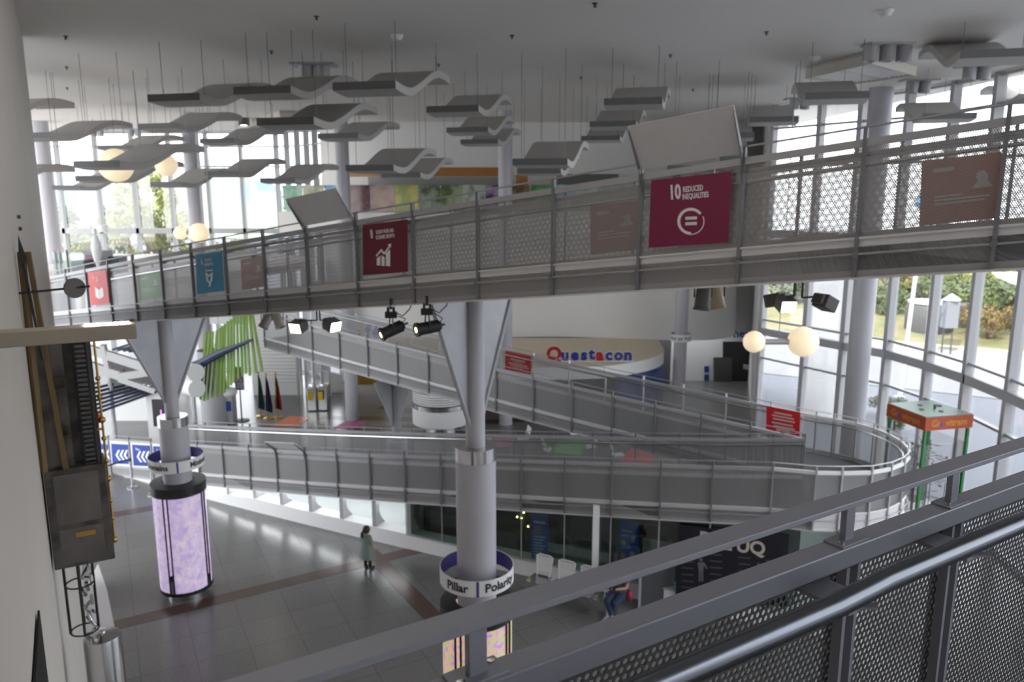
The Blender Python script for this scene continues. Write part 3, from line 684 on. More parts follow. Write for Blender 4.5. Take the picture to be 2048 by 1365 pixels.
for x, y, lb in ((1772, 20, 'pale smoke detector high on the right of the ceiling'), (1631, 113, 'pale smoke detector left of the right tray'), (794, 70, 'pale smoke detector above the high baffle on the right')):
    c = W(x, y, z=CEIL); mb = MB(); mb.lathe(c, [(0, -.001), (.12, -.001), (.12, -.03), (.07, -.10), (0, -.11)], 16); thing1(mb, 'smoke_detector', M('white'), lb, 'smoke detector')
for x, y, lb in ((487, 236, 'bright downlight at the crest of a left baffle'), (205, 450, 'small bright oval light before the left window')):
    c = W(x, y, z=CEIL) if y < 300 else W(x, y, Y=33); r = empty('downlight', c, lb, 'light fitting')
    mb = MB(); mb.lathe(c, [(0, 0), (.22, 0), (.22, -.30), (.19, -.30)], 20); mb.make('canister', M('dark') if y < 300 else M('white'), r)
    mb = MB(); mb.lathe(c, [(0, -.28), (.19, -.28)], 20); mb.make('lens', M('lamp'), r)
    if y > 300: mb = MB(); mb.cyl(c, V(c.x, c.y, CEIL), .01, 6); mb.make('rod', M('wire'), r)
# ------------------------------------------------------------------ lamps under the upper walkway
def spot(px, py, Yd, aim, label):
    c = W(px, py, Y=Yd); r = empty('stage_spotlight', c, label, 'spotlight', 'black stage spotlights'); aim = Vector(aim).normalized(); L = .32
    a, b = c-aim*L*.5, c+aim*L*.5; f = c+V(0, 0, .34)
    mb = MB(); mb.cyl(a, b, .085, 20); mb.cyl(b-aim*.03, b+aim*.01, .098, 20); mb.cyl(a-aim*.03, a, .06, 16); mb.cyl(a-aim*.10, a-aim*.02, .015, 8); br = mb.make('barrel', M('black'), r)
    mb = MB(); mb.lathe(b+aim*.008, [(0, .004), (.075, 0)], 20, R=V(0, 0, 1).rotation_difference(aim).to_matrix()); mb.make('lens', M('lamp2'), br, label='glowing amber lens')
    sd = aim.cross(V(0, 0, 1)).normalized()
    mb = MB(); [mb.bar(c+sd*.095*s, c+sd*.05*s+V(0, 0, .18), .012, .02) for s in (-1, 1)]; mb.make('yoke', M('black'), r)
    mb = MB(); mb.box(c+V(0, 0, .22), (.16, .09, .085)); mb.box(c+V(-.04, 0, .29), (.03, .05, .08)); mb.box(c+V(.04, 0, .29), (.03, .05, .08)); mb.make('ballast', M('black'), r)
    mb = MB(); mb.tube([c+V(.05, 0, .26), c+V(.16, .02, .2), c+V(.26, .02, .3), c+V(.30, 0, .40)], .008, 6); mb.tube([a, a+V(.06, 0, .10), c+V(.10, 0, .2)], .007, 6); mb.make('cable', M('black'), r)
    ztop = fC(c.x).z+.12
    mb = MB(); mb.tube([c+V(0, 0, .30), V(c.x, c.y, ztop)], .02, 8); mb.make('hanger', M('black'), r)
spot(783, 661, 10.75, (-.80, -.45, -.32), 'left black stage spotlight with amber lens hanging under the upper walkway')
spot(855, 656, 10.3, (-.86, -.50, -.10), 'right black stage spotlight with amber lens hanging near the middle column')
def flood(px, py, Yd, aim, label, on=True, s=.24, hang=True, arm=None):
    c = W(px, py, Y=Yd); r = empty('flood_lamp', c, label, 'floodlight', 'box floodlights under the upper walkway'); aim = Vector(aim).normalized()
    sd = aim.cross(V(0, 0, 1)).normalized(); u = sd.cross(aim); R = Matrix((sd, aim, u)).transposed()
    m = pmat('lamp housing', (.13, .125, .12), .5); mb = MB(); mb.prism([c-aim*.16+sd*a*s*.36+u*b*s*.3 for a, b in ((-1, -1), (1, -1), (1, 1), (-1, 1))], aim*.08)
    mb.box(c, (s, .2, s*.8), R); hs = mb.make('housing', m, r, bevel=.008)
    mb = MB(); mb.box(c+aim*.103, (s*.84, .004, s*.66), R); mb.make('lens', M('lamp') if on else M('dark'), hs, label='glowing lamp face' if on else None)
    j = c+V(0, 0, s*.6) if arm is None else W(*arm, Y=Yd)
    mb = MB(); mb.bar(c+u*s*.4-aim*.03, j, .03, .02); mb.tube([j, V(j.x, j.y, fC(j.x).z+.10)], .015, 6); mb.make('hanger', M('dark'), r)
flood(597, 653, 13.2, (-.35, -.8, -.25), 'left lit box floodlight of the pair under the walkway left of the spotlights', arm=(634, 641)); flood(664, 650, 13.3, (.75, -.55, -.3), 'right lit box floodlight of the pair under the walkway left of the spotlights', arm=(640, 641))
flood(1572, 609, 8.9, (.02, -1, -.22), 'bright lit box floodlight under the walkway above the right globes', s=.19, arm=(1588, 592)); flood(1651, 606, 9.0, (.8, .4, -.42), 'dark box floodlight turned away, right of the bright one', False, .2, arm=(1604, 596)); flood(1551, 600, 9.3, (-.6, .6, -.2), 'dark box floodlight turned away behind the bright one', False, .2, arm=(1590, 592))
def parcan(px, py, Yd, aim, label, col):
    c = W(px, py, Y=Yd); r = empty('can_lamp', c, label, 'lamp', 'can lamps under the upper walkway'); aim = Vector(aim).normalized()
    R = V(0, 0, 1).rotation_difference(aim).to_matrix()
    mb = MB(); mb.lathe(c, [(0, -.16), (.06, -.16), (.085, -.09), (.09, .12), (.10, .13), (.10, .15), (.08, .15), (.07, .0), (0, 0)], 20, R=R); mb.make('can', pmat('can paint', col, .5), r)
    mb = MB(); mb.tube([c+V(-.10, 0, 0), c+V(-.10, 0, .2), c+V(.10, 0, .2), c+V(.10, 0, 0)], .01, 6); mb.tube([c+V(0, 0, .2), V(c.x, c.y, fC(c.x).z+.1)], .015, 6); mb.make('yoke', M('dark'), r)
parcan(1406, 595, 8.9, (-.12, -.2, -1), 'dark can lamp under the walkway right of the middle column', (.12, .12, .11)); parcan(1432, 593, 9.3, (.2, -.1, -1), 'beige can lamp beside the dark one under the walkway', (.50, .42, .28))
parcan(533, 642, 14.6, (-.35, -.4, -.8), 'pale can lamp nearest the green slats under the walkway', (.30, .29, .27)); parcan(556, 641, 14.3, (.35, -.3, -.8), 'cream can lamp right of the pale one by the green slats', (.48, .45, .38))
# ------------------------------------------------------------------ globe lamps in pairs
def globes(a, b, Yd, ra_, rb_, la, wall=None):
    A, B = W(*a, Y=Yd), W(*b, Y=Yd); B.z = A.z; r = empty('globe_lamp_pair', (A+B)/2, la, 'globe lamp', 'pairs of opal globe lamps')
    mb = MB(); mb.ball(A, ra_, 32); mb.make('globe', M('globe'), r); mb = MB(); mb.ball(B, rb_, 32); mb.make('globe', M('globe'), r)
    mb = MB(); d = (B-A).normalized(); mb.cyl(A+d*ra_*.95, B-d*rb_*.95, .075, 12); mb.make('arm', M('steel'), r)
    if wall is None: mb = MB(); mb.cyl((A+B)/2, V(((A+B)/2).x, ((A+B)/2).y, CEIL), .010, 6); mb.make('hanging_rod', M('wire'), r)
    else: mb = MB(); mb.cyl((A+B)/2, Vector(wall)+V(0, 0, A.z), .05, 8); mb.make('wall_arm', M('steel'), r)
globes((1508, 684), (1606, 686), 19.4, .275, .385, 'pair of glowing globes, small left and large right, before the right windows')
globes((232, 331), (333, 334), 20.3, .42, .275, 'large and small glowing globes among the baffles on the left')
globes((361, 466), (398, 463), 29.5, .25, .365, 'two pale globes on the back column above the blue sign', wall=(-12.3, 30.2, 0))
column(-12.3, 30.45, .25, 0, CEIL, 8)
# ------------------------------------------------------------------ marble run exhibit by the windows
gc = V(10.93, 19.6, 0); r = empty('marble_run', gc, 'tall glass marble exhibit with orange lettered hood and green posts by the right windows', 'exhibit', rz=0)
ga = math.radians(13); gx, gy = V(math.cos(ga), math.sin(ga), 0), V(-math.sin(ga), math.cos(ga), 0); S = .66; H = 3.5
Rg = Matrix((gx, gy, V(0, 0, 1))).transposed()
mb = MB(); mb.box(gc+V(0, 0, .3), (2*S, 2*S, .6), Rg); mb.make('base', M('white'), r)
for a in (-1, 1):
    for b in (-1, 1): mb = MB(); mb.box(gc+gx*S*a*.97+gy*S*b*.97+V(0, 0, (H-.42)/2), (.07, .07, H-.42), Rg); mb.make('post', pmat('green post', (.03, .22, .06), .4), r)
mb = MB(); mb.box(gc+V(0, 0, H-.22), (2*S+.1, 2*S+.1, .34), Rg); hood = mb.make('hood', pmat('orange hood', hexrgb('b04a24'), .45), r)
mb = MB(); mb.box(gc+V(0, 0, H-.04), (2*S+.06, 2*S+.06, .02), Rg)
mb.make('lid', pmat('green lid', (.18, .27, .22), .4), r)
for a, b in ((-.45, -.1), (.1, -.5), (-.05, .45), (.55, .3), (.65, .2)): mb = MB(); mb.cyl(gc+gx*a*S+gy*b*S+V(0, 0, H-.03), gc+gx*a*S+gy*b*S+V(0, 0, H-.01), .06, 14); mb.make('lid_fitting', M('dark'), r)
mb = MB(); mb.cyl(gc+gx*.1-gy*.1*S+V(0, 0, H-.03), gc+gx*.1-gy*.1*S+V(0, 0, H+.07), .03, 10); mb.make('lid_knob', M('dark'), r)
mb = MB(); [mb.box(gc+gx*S*a*.94+V(0, 0, 1.65), (.012, 1.8*S, 2.1), Rg) for a in (-1, 1)]; [mb.box(gc+gy*S*a*.94+V(0, 0, 1.65), (1.8*S, .012, 2.1), Rg) for a in (-1, 1)]; mb.make('glass_wall', M('glass'), r)
rr = random.Random(3); mb = MB()
for k in range(46):
    p0 = gc+gx*rr.uniform(-.5, .5)+gy*rr.uniform(-.5, .5)+V(0, 0, rr.uniform(.7, 2.55)); n_ = 7; a0 = rr.uniform(0, 6); q = rr.uniform(.08, .3)
    mb.tube([p0+V(q*math.cos(a0+k2*.8), q*math.sin(a0+k2*.8), -.05*k2) for k2 in range(n_)], .008, 5)
for k in range(14): 
    p0 = gc+gx*rr.uniform(-.5, .5)+gy*rr.uniform(-.5, .5); mb.cyl(p0+V(0, 0, .6), p0+V(0, 0, rr.uniform(1.5, 2.7)), .012, 6)
mb.make('wire_track', M('dark'), r)
mb = MB(); [mb.ball(gc+gx*rr.uniform(-.5, .5)+gy*rr.uniform(-.5, .5)+V(0, 0, rr.uniform(.7, 2.5)), .035, 8) for k in range(16)]; mb.make('ball', pmat('red ball', (.4, .05, .03), .35), r)
for nn, xx in ((-gy, gx), (gx, gy), (-gx, -gy)):
    c = gc+nn*(S+.053)+V(0, 0, H-.22)
    put_text('Gr  vitram', .25, frame4(c, xx, V(0, 0, 1), nn), pmat('amber print', (.65, .28, .02), .5), hood, bold=.02, extrude=.002)
    put_text('a', .25, frame4(c-xx*.245, xx, V(0, 0, 1), nn), pmat('violet print', (.12, .08, .35), .5), hood, bold=.03, extrude=.002)
# ------------------------------------------------------------------ clock and other things along the left wall
def onw(x, y, off=0): return on_plane(x, y, WE+WN*off, WN)
cw = onw(85, 960); base = V(cw.x, cw.y, 0); ck = empty('wall_clock_machine', W(110, 1128, Y=base.y), 'tall dark wooden clock machine with gear ladder fixed to the left wall', 'clock')
UP = V(0, 0, 1); al = -WD                                # along the wall towards the camera
Rw = Matrix((WN, WD, UP)).transposed()
def cwp(out, along, z): return V(base.x, base.y, z)+WN*out+WD*along
z = lambda y: W(85, y, Y=base.y).z
zb_, zm, zt = z(1128), z(935), z(560)
WOOD = pmat('dark oiled case', (.05, .045, .042), .4, .3, col2=(.11, .10, .09), scale=5); LIGHTW = pmat('golden timber', (.20, .13, .05), .5, var=.2)
mb = MB(); mb.box(cwp(.27, 0, (zb_+zm)/2), (.50, .36, zm-zb_), Rw); lc = mb.make('lower_case', WOOD, ck, bevel=.01)
for zc, hh in ((zb_+.22*(zm-zb_), .36), (zb_+.70*(zm-zb_), .5)):
    mb = MB(); mb.box(cwp(.27, -.182, zc), (.36, .008, hh*(zm-zb_)), Rw); mb.make('case_panel', pmat('worn case panel', (.20, .185, .175), .35, .4, var=.35, scale=3), lc)
mb = MB(); mb.box(cwp(.30, -.19, zb_+.33*(zm-zb_)), (.16, .01, .05), Rw); mb.make('name_plate', M('brass'), lc, label='small brass plate')
zu = z(688); mb = MB(); mb.box(cwp(.14, .02, (zm+zu)/2), (.26, .28, zu-zm), Rw); mb.box(cwp(.38, .06, (zm+zu)/2), (.24, .10, zu-zm), Rw); mb.make('upper_case', WOOD, ck)
mb = MB(); mb.bar(cwp(.03, -.17, zm), cwp(.05, -.15, zt+.25), .04, .05); mb.bar(cwp(.20, -.17, zm), cwp(.10, -.15, zt+.25), .03, .04); mb.make('timber_stile', LIGHTW, ck, label='golden timber upright')
mb = MB(); [mb.bar(cwp(q, -.1, zm), cwp(q, -.1, zu+.1), .025, .04) for q in (.36, .46)]; mb.make('ladder_side', M('black'), ck)
mb = MB(); n_ = 26; [mb.bar(cwp(.36, -.1, zm+(zu-zm)*k/n_), cwp(.46, -.1, zm+(zu-zm)*k/n_), .03, .022) for k in range(n_)]; mb.make('gear_rack', pmat('rack teeth', (.12, .12, .12), .4, .6), ck)
mb = MB(); mb.cyl(cwp(.53, -.05, zb_+.12), cwp(.53, -.05, zm+1.2), .011, 8)
for k in range(9): mb.ball(cwp(.53, -.05, zb_+.14+k*.2+.02*(k % 2)), .024 if k % 3 else .032, 10)
mb.bar(cwp(.48, -.05, zb_+.3), cwp(.54, -.05, zb_+.3), .02, .02); mb.bar(cwp(.45, -.05, zm+.3), cwp(.54, -.05, zm+.3), .02, .02); mb.make('brass_pipe', M('brass'), ck, label='polished copper pipe with beads')
zp = z(582)
mb = MB(); mb.cyl(cwp(.0, -.2, zp), cwp(.54, -.2, zp+.03), .010, 8); mb.cyl(cwp(.12, -.2, zp-.6), cwp(.06, -.2, zp+.26), .012, 8); mb.prism([cwp(.06, -.2, zp+.22), cwp(.085, -.2, zp+.3), cwp(.045, -.2, zp+.5), cwp(.03, -.2, zp+.32)], WD*.02); mb.make('balance_arm', M('black'), ck)
mb = MB(); mb.lathe(cwp(.42, -.2, zp+.02), [(0, -.012), (.088, -.012), (.09, 0), (.088, .012), (0, .012)], 32, R=V(0, 0, 1).rotation_difference(-WD*1.0+WN*.35).to_matrix()); mb.make('pendulum_disc', pmat('bronze disc', (.10, .095, .09), .35, .8), ck)
for zz, rr_ in ((zm+.8, .06), (zm+.35, .045)): mb = MB(); mb.lathe(cwp(.22, -.16, zz), [(rr_-.01, -.015), (rr_, -.015), (rr_, .015), (rr_-.01, .015)], 20, R=V(0, 0, 1).rotation_difference(-WD).to_matrix()); mb.make('cog_wheel', pmat('dark bronze', (.10, .07, .04), .4, .8), ck)
# cage and weight hanging below
mb = MB(); q = [cwp(.2+.12*a, .12*b, 0) for a, b in ((-1, 0), (1, 0), (0, 1), (0, -1))]
zl = zb_-.75
for p_ in q: mb.bar(V(p_.x, p_.y, zb_), V(p_.x, p_.y, zl), .018, .018)
for zz in (zb_-.25, zl+.01): mb.tube([cwp(.2+.12*math.cos(k*.3142), .12*math.sin(k*.3142), zz) for k in range(20)], .009, 6, closed=True)
mb.make('hoop_cage', M('black'), ck)
mb = MB()
rr = random.Random(5)
for k in range(16): mb.tube([cwp(.26+rr.uniform(-.05, .05), rr.uniform(-.06, .06), zb_-.05-k*.065), cwp(.26+rr.uniform(-.05, .05), rr.uniform(-.06, .06), zb_-.15-k*.065)], .018, 6)
mb.make('chain', M('stainless'), ck)
zw = z(1282)
mb = MB(); mb.lathe(cwp(.34, 0, 0), [(0, zw), (.03, zw), (.03, zw-.02), (.165, zw-.05), (.17, zw-.07), (.17, zw-.9), (0, zw-.9)], 28); mb.make('weight', M('stainless'), ck, label='large steel cylinder weight')
mb = MB(); mb.cyl(cwp(.34, 0, zw), cwp(.28, 0, zb_-1.0), .012, 6); mb.make('weight_rod', M('dark'), ck)
# wall-mounted flood bar with a glowing end
p1 = W(272, 660, Y=4.45); p0 = p1-WN*.78; p0.z = W(-30, 690, Y=3.95).z
r = empty('wall_flood_bar', p0, 'beige bar lamp reaching out from the left wall with a glowing end', 'wall lamp')
m = pmat('beige lamp body', (.30, .26, .21), .5)
mb = MB(); mb.bar(p0, p1, .12, .085); mb.make('body', m, r, bevel=.006)
u = (p1-p0).normalized(); mb = MB(); mb.bar(p0+u*.52+V(0, 0, .045), p0+u*.75+V(0, 0, .045), .07, .006); mb.make('lens', M('lamp'), r, label='glowing lens strip')
def lamp_light(name, kind, loc, aim, watts, col=(1, .93, .85), size=.2, parent=None):
    ld = D.lights.new(name, kind); ld.energy = watts; ld.color = col; o = D.objects.new(name, ld); COL.objects.link(o); o.location = loc; o.rotation_euler = Vector(aim).to_track_quat('-Z', 'Y').to_euler()
    if kind == 'AREA': ld.size = size
    else: ld.spot_size = 1.6; ld.spot_blend = .6; ld.shadow_soft_size = size
    return o
lamp_light('wall_flood_light', 'SPOT', p0+u*.64+V(0, 0, .06), (0.1, .2, 1), 220, size=.08).data.spot_size = 2.0
# doorway shade low in the left wall, its shade a flush black sheet; small fixings
c = on_plane(75, 1222, WE+WN*.01, WN)
mb = MB(); mb.prism([c, c-WD*2.6, c-WD*2.6-V(0, 0, c.z), c-V(0, 0, c.z)], WN*.012); struct(mb, 'door_1', pmat('doorway shade', (.004, .004, .004), .8))
for k, (x, y) in enumerate(((34, 434), (37, 458))):
    c = onw(x, y); mb = MB(); mb.cyl(c, c+WN*.03, .018, 10); thing1(mb, 'wall_fixing', M('dark'), ('upper', 'lower')[k]+' small dark fixing on the left wall above the clock', 'wall fixing')
# white curved plinth on the floor beside the wall
e0 = WE-WD*.4; pl = [V(e0.x, e0.y, 0), V(*(W(196, 1128, z=.5).xy), 0), V(*(W(214, 1180, z=.5).xy), 0), V(*(W(228, 1250, z=.5).xy), 0), V(*(W(242, 1365, z=.5).xy), 0)]
e1 = WE-WD*7; pl.append(V(e1.x, e1.y, 0)+V(1.2, 0, 0)); pl.append(V(e1.x, e1.y, 0))
mb = MB(); mb.prism(pl, (0, 0, .5)); thing1(mb, 'wall_plinth', M('white'), 'white curved plinth on the floor along the left wall', 'plinth')
# ------------------------------------------------------------------ belt barriers
for k, (x, y) in enumerate(((265, 976), (306, 990))):
    c = W(x, y, z=0); r = empty('barrier_post', c, ('steel belt barrier post left, with its belt drawn out', 'steel belt barrier post right, beside the left lit column')[k], 'barrier', 'belt barrier posts')
    mb = MB(); mb.lathe(c, [(0, 0), (.17, 0), (.17, .02), (.04, .045), (.035, .05), (.035, 1.0), (0, 1.0)], 20); mb.make('post', M('stainless'), r)
    mb = MB(); mb.lathe(c, [(.038, .86), (.042, .86), (.042, .98), (.038, .98)], 16); mb.make('belt_head', M('dark'), r)
    if k == 0: mb = MB(); e = W(196, 938, Y=c.y-.8); mb.bar(c+V(0, 0, .93), e, .006, .05); mb.make('belt', M('black'), r)
# ------------------------------------------------------------------ kinetic slat sculpture
GREEN = pmat('lime slat', hexrgb('6a8f16'), .5); ks = empty('slat_sculpture', W(440, 800, Y=26), 'large lime green and navy slat sculpture with white drums behind the left column', 'sculpture')
tops = [(412, 665), (419, 664), (426, 663), (434, 661), (440, 656), (445, 652), (450, 648), (456, 643), (462, 639), (468, 632), (474, 628), (480, 620), (486, 614), (491, 608), (496, 602), (500, 602)]
bots = [(401, 800), (408, 802), (415, 800), (424, 796), (434, 794), (441, 790), (448, 786), (456, 777), (462, 771), (468, 766), (477, 758), (485, 752), (492, 748), (500, 752), (512, 747), (524, 743)]
for k, (a, b) in enumerate(zip(tops, bots)):
    Yd = 26.2-k*.06; mb = MB(); mb.bar(W(*a, Y=Yd), W(*b, Y=Yd), (.078), .05, up=V(0, 1, 0)); mb.make('slat', GREEN, ks)
mb = MB(); mb.tube([W(385, 737, Y=25.9), W(440, 707, Y=25.4), W(505, 680, Y=25.0)], [.16, .13, .03], 8); mb.tube([W(385, 729, Y=25.9), W(500, 679, Y=25.1)], [.07, .02], 8); mb.make('spine', M('navy'), ks)
for y_, x_ in ((746, 386), (778, 388)):
    a = W(x_+6, y_, Y=25.3); b = W(x_-14, y_-4, Y=25.8); mb = MB(); mb.cyl(b, a, .30, 28); mb.make('drum', M('white'), ks); mb = MB(); mb.cyl(a-V(-.005, .02, 0), a+V(.005, -.02, 0), .055, 12); mb.make('drum_hub', M('dark'), ks)
for k in range(1, 9):
    yL = 762+9*k; sl = .16+.025*k; xr = min(320, (yL+172*sl-748.4)/(sl+.09)); mb = MB(); mb.bar(W(166, yL+6*sl, Y=25.0), W(xr, yL-sl*(xr-172), Y=26.4), .08, .08); mb.make('navy_slat', M('navy'), ks)
for k in range(7): mb = MB(); mb.bar(W(225+k*11, 700-k*2+k*3, Y=27), W(300+k*3, 676+k*7.5, Y=27), .10, .08); mb.make('navy_slat', M('navy'), ks)
mb = MB(); 
for a, b, hh in (((150, 690), (345, 752), .30), ((150, 722), (240, 752), .30), ((238, 754), (318, 742), .24), ((238, 758), (310, 783), .18), ((206, 690), (219, 750), .18)): mb.bar(W(*a, Y=25.4), W(*b, Y=25.6), .16, hh)
mb.make('white_frame', pmat('pale frame', (.5, .5, .5), .5), ks)
for k in range(5):
    mb = MB(); mb.ball(W(262+k*9, 762+k*2.5, Y=25.6), .07, 12); mb.make('roller', M('stainless'), ks)
mb = MB(); [mb.cyl(V(W(x, y, Y=25.9).x, W(x, y, Y=25.9).y, 0), W(x, y, Y=25.9), .07, 10) for x, y in ((218, 745), (384, 760), (330, 760))]; mb.cyl(W(440, 700, Y=25.5), V(W(440, 700, Y=25.5).x, 25.5, CEIL), .012, 6); mb.make('support', M('frame'), ks)
c = W(185, 838, Y=24.6); mb = MB(); mb.ball(c, .26, 20); mb.cyl(V(c.x, c.y, 0), c, .05, 10); thing1(mb, 'orange_ball', pmat('orange ball', hexrgb('d2531c'), .5), 'orange ball on a stand behind the copper pipe', 'ball')
# ------------------------------------------------------------------ mezzanine with art glass, timber band
MZ = spline([(-9.7, 32.6), (-6, 31.2), (-2, 30.7), (2, 30.5), (6, 30.9), (9, 31.6), (10.6, 33.2)])
mb = MB(); BK = [V(p.x, p.y+2.6, 0) for p in MZ]; mb.slab(up(MZ, 8.25), up(BK, 8.25), .85, True); struct(mb, 'floor_mezzanine', M('wall'))
mzx = [567, 607, 650, 696, 742, 790, 837, 882, 926, 970, 1015, 1060, 1106, 1150, 1195, 1240, 1290, 1340, 1390, 1440]
mzc = [('6fa58f', '9cbfa8'), ('6d7350', 'b5b690'), ('3f86b0', '7fb3cc'), ('6d4653', '8a6a66'), ('7d5040', '94705a'), ('7e8c3a', 'b0a84c'), ('3d4a34', '87907a'), ('4d6030', '8e9a78'), ('6e7868', 'a8b0a0'), ('3e2448', '9d88a8'), ('4a3826', '8a7248'), ('2f6a3a', '6a9a68'), ('5a9aa8', '9cc4c8'), ('7a9a88', 'b4c8b8'), ('8aa090', 'a8b8b0'), ('6a8a90', 'a0b0b4'), ('708890', '98a8a8'), ('7a8888', '9aa4a4'), ('7a8888', '9aa4a4')]
def at_mz(px):
    r = ray(px, 400); k = r.x/r.y
    for a, b in zip(MZ, MZ[1:]):
        fa, fb = a.x-k*a.y, b.x-k*b.y
        if fa <= 0 <= fb: t = -fa/(fb-fa); return a+(b-a)*t
    return MZ[-1]
r = empty('art_glass_balustrade', (0, 30.5, 8.25), 'balustrade of colourful art glass panels on the upper floor before the white drum wall', 'balustrade')
for k in range(len(mzx)-1):
    a, b = at_mz(mzx[k]), at_mz(mzx[k+1]); c1, c2 = mzc[k]; d = (b-a)*.01; mb = MB()
    mb.prism([a+d+V(0, -.05, 8.3), b-d+V(0, -.05, 8.3), b-d+V(0, -.05, 9.32), a+d+V(0, -.05, 9.32)], (0, .015, 0))
    mb.make('art_panel', pmat('art glass %d' % k, hexrgb(c1), .25, col2=hexrgb(c2), scale=2.2), r)
    mb = MB(); mb.cyl(a+V(0, -.03, 8.25), a+V(0, -.03, 9.3), .018, 6); [mb.ball(a+V(0, -.07, zz), .035, 8) for zz in (8.4, 8.85, 9.25)]; mb.make('fixing_post', M('stainless'), r)
WOODB = pmat('timber band', hexrgb('b07a3c'), .5, var=.15, scale=9)
bl = [p+V(0, -.06, 0) for p in BWL if -7.6 < p.x < .5]; mb = MB(); mb.strip(up(bl, 9.72), up(bl, 10.10)); mb.strip(up([p+V(0, .05, 0) for p in bl], 10.10), up([p+V(0, .05, 0) for p in bl], 9.72)); mb.strip(up(bl, 10.1), up([p+V(0, .05, 0) for p in bl], 10.1)); mb.strip(up([p+V(0, .05, 0) for p in bl], 9.72), up(bl, 9.72)); struct(mb, 'trim_10', WOODB)
bl = [p+V(0, -.05, 0) for p in BWL if -6.4 < p.x < -.3]; mb = MB(); mb.slab(up(bl, 9.70), up([p+V(0, .05, 0) for p in bl], 9.70), 1.2); struct(mb, 'trim_11', pmat('grey bulkhead', (.30, .30, .30), .6))
mb = MB(); mb.box((3.2, 33.6, 9.55), (2.6, .3, .5)); mb.box((8.0, 33.0, 9.7), (2.6, .3, .5)); struct(mb, 'trim_12', pmat('dark bulkhead', (.16, .16, .165), .6))
mb = MB(); mb.box((.42, 33.9, 9.4), (.5, .3, .75)); struct(mb, 'trim_13', WOODB)
# ------------------------------------------------------------------ left gallery floor with furniture
mb = MB(); mb.prism([(-26.5, 39.0, 5.7), (-11.8, 39.0, 5.7), (-9.4, 37.0, 5.7), (-9.4, 33, 5.7), (-13, 26.5, 5.7), (-24, 23.5, 5.7), (-26.5, 24, 5.7)], (0, 0, .3)); struct(mb, 'floor_gallery', M('wall2'))
def box_thing(name, a, b, Yd, depth, m, label, cat, z0=6.0, extra=None):
    p, q = W(*a, Y=Yd), W(*b, Y=Yd); c = (p+q)/2; r = empty(name, (c.x, Yd, z0), label, cat); mb = MB()
    mb.box((c.x, Yd+depth/2, (z0+p.z)/2), (abs(q.x-p.x), depth, p.z-z0)); mb.make('cabinet', m, r, bevel=.02)
    if extra: mb = MB(); mb.box((c.x, Yd-.012, z0+(p.z-z0)*.62), (abs(q.x-p.x)*.7, .02, (p.z-z0)*.5)); mb.make('screen', extra, r)
    return r
box_thing('gallery_cabinet', (141, 523), (165, 560), 27, .8, M('dark'), 'black cabinet on the left gallery nearest the wall', 'cabinet', extra=pmat('dark glass', (.02, .03, .04), .1))
box_thing('gallery_kiosk', (166, 503), (206, 560), 28, .9, pmat('kiosk grey', (.28, .29, .31), .5), 'grey kiosk with a pink panel on the left gallery', 'kiosk', extra=pmat('pink panel', hexrgb('8a5a72'), .4))
box_thing('gallery_bench', (216, 514), (240, 560), 28.5, .7, M('dark'), 'low dark counter right of the white figure stand on the gallery', 'counter', extra=pmat('green panel', hexrgb('4a6650'), .4))
c = W(199, 560, Y=26.5); c.z = 6.0; r = empty('figure_stand', c, 'slim white display figure standing on the left gallery', 'display'); mb = MB(); mb.lathe(c, [(.18, 0), (.18, .05), (.03, .08), (.03, .5), (.12, .8), (.17, 1.2), (.10, 1.5), (.05, 1.6)], 16); mb.make('stand', M('white'), r); mb = MB(); mb.ball(c+V(0, 0, 1.72), .1, 14, sc=(.8, .8, 1.1)); mb.make('head', M('white'), r)
r = empty('glass_screen', W(125, 540, Y=25), 'clear glass guard with slim dark posts at the left gallery edge', 'screen')
for x in (108, 117, 133): p = W(x, 500, Y=25); mb = MB(); mb.box((p.x, 25, (6+p.z)/2), (.04, .04, p.z-6)); mb.make('post', M('dark') if x > 120 else M('frame'), r)
p, q = W(104, 505, Y=25.05), W(165, 505, Y=25.05); mb = MB(); mb.prism([(p.x, 25.05, 6), (q.x, 25.05, 6), (q.x, 25.05, p.z), (p.x, 25.05, p.z)], (0, .012, 0)); mb.make('pane', M('gglass'), r)
# ------------------------------------------------------------------ canopy, raised letters, counter, ground floor back
CR = pmat('cream canopy', (.78, .68, .50), .6); cf = spline([(-5.5, 31.5), (-3, 29.6), (-.1, 28.75), (3.3, 28.9), (5.2, 30.0), (6.15, 31.2), (6.45, 32.2)], 6)
cbk = [V(-5.5+12*k/(len(cf)-1), 34.2, 0) for k in range(len(cf))]
r = empty('counter_canopy', (1, 30, 2.5), 'rounded cream topped canopy with a white rim below the drum wall', 'canopy')
mb = MB(); mb.strip(up(cf, 2.5), up(cbk, 2.62)); mb.make('top', CR, r)
mb = MB(); mb.strip(up(cf, 2.02), up(cf, 2.5), True); mb.strip(up(cbk, 2.05), up(cf, 2.02)); mb.make('rim', M('white'), r)
LB = pmat('blue letter', hexrgb('25308a'), .4); LR = pmat('red letter', hexrgb('a51a22'), .4); LW = pmat('cream letter edge', (.8, .74, .62), .5)
r = empty('raised_letter_sign', W(1180, 720, Y=29.5), 'large raised letters in blue and red standing on the cream canopy', 'sign')
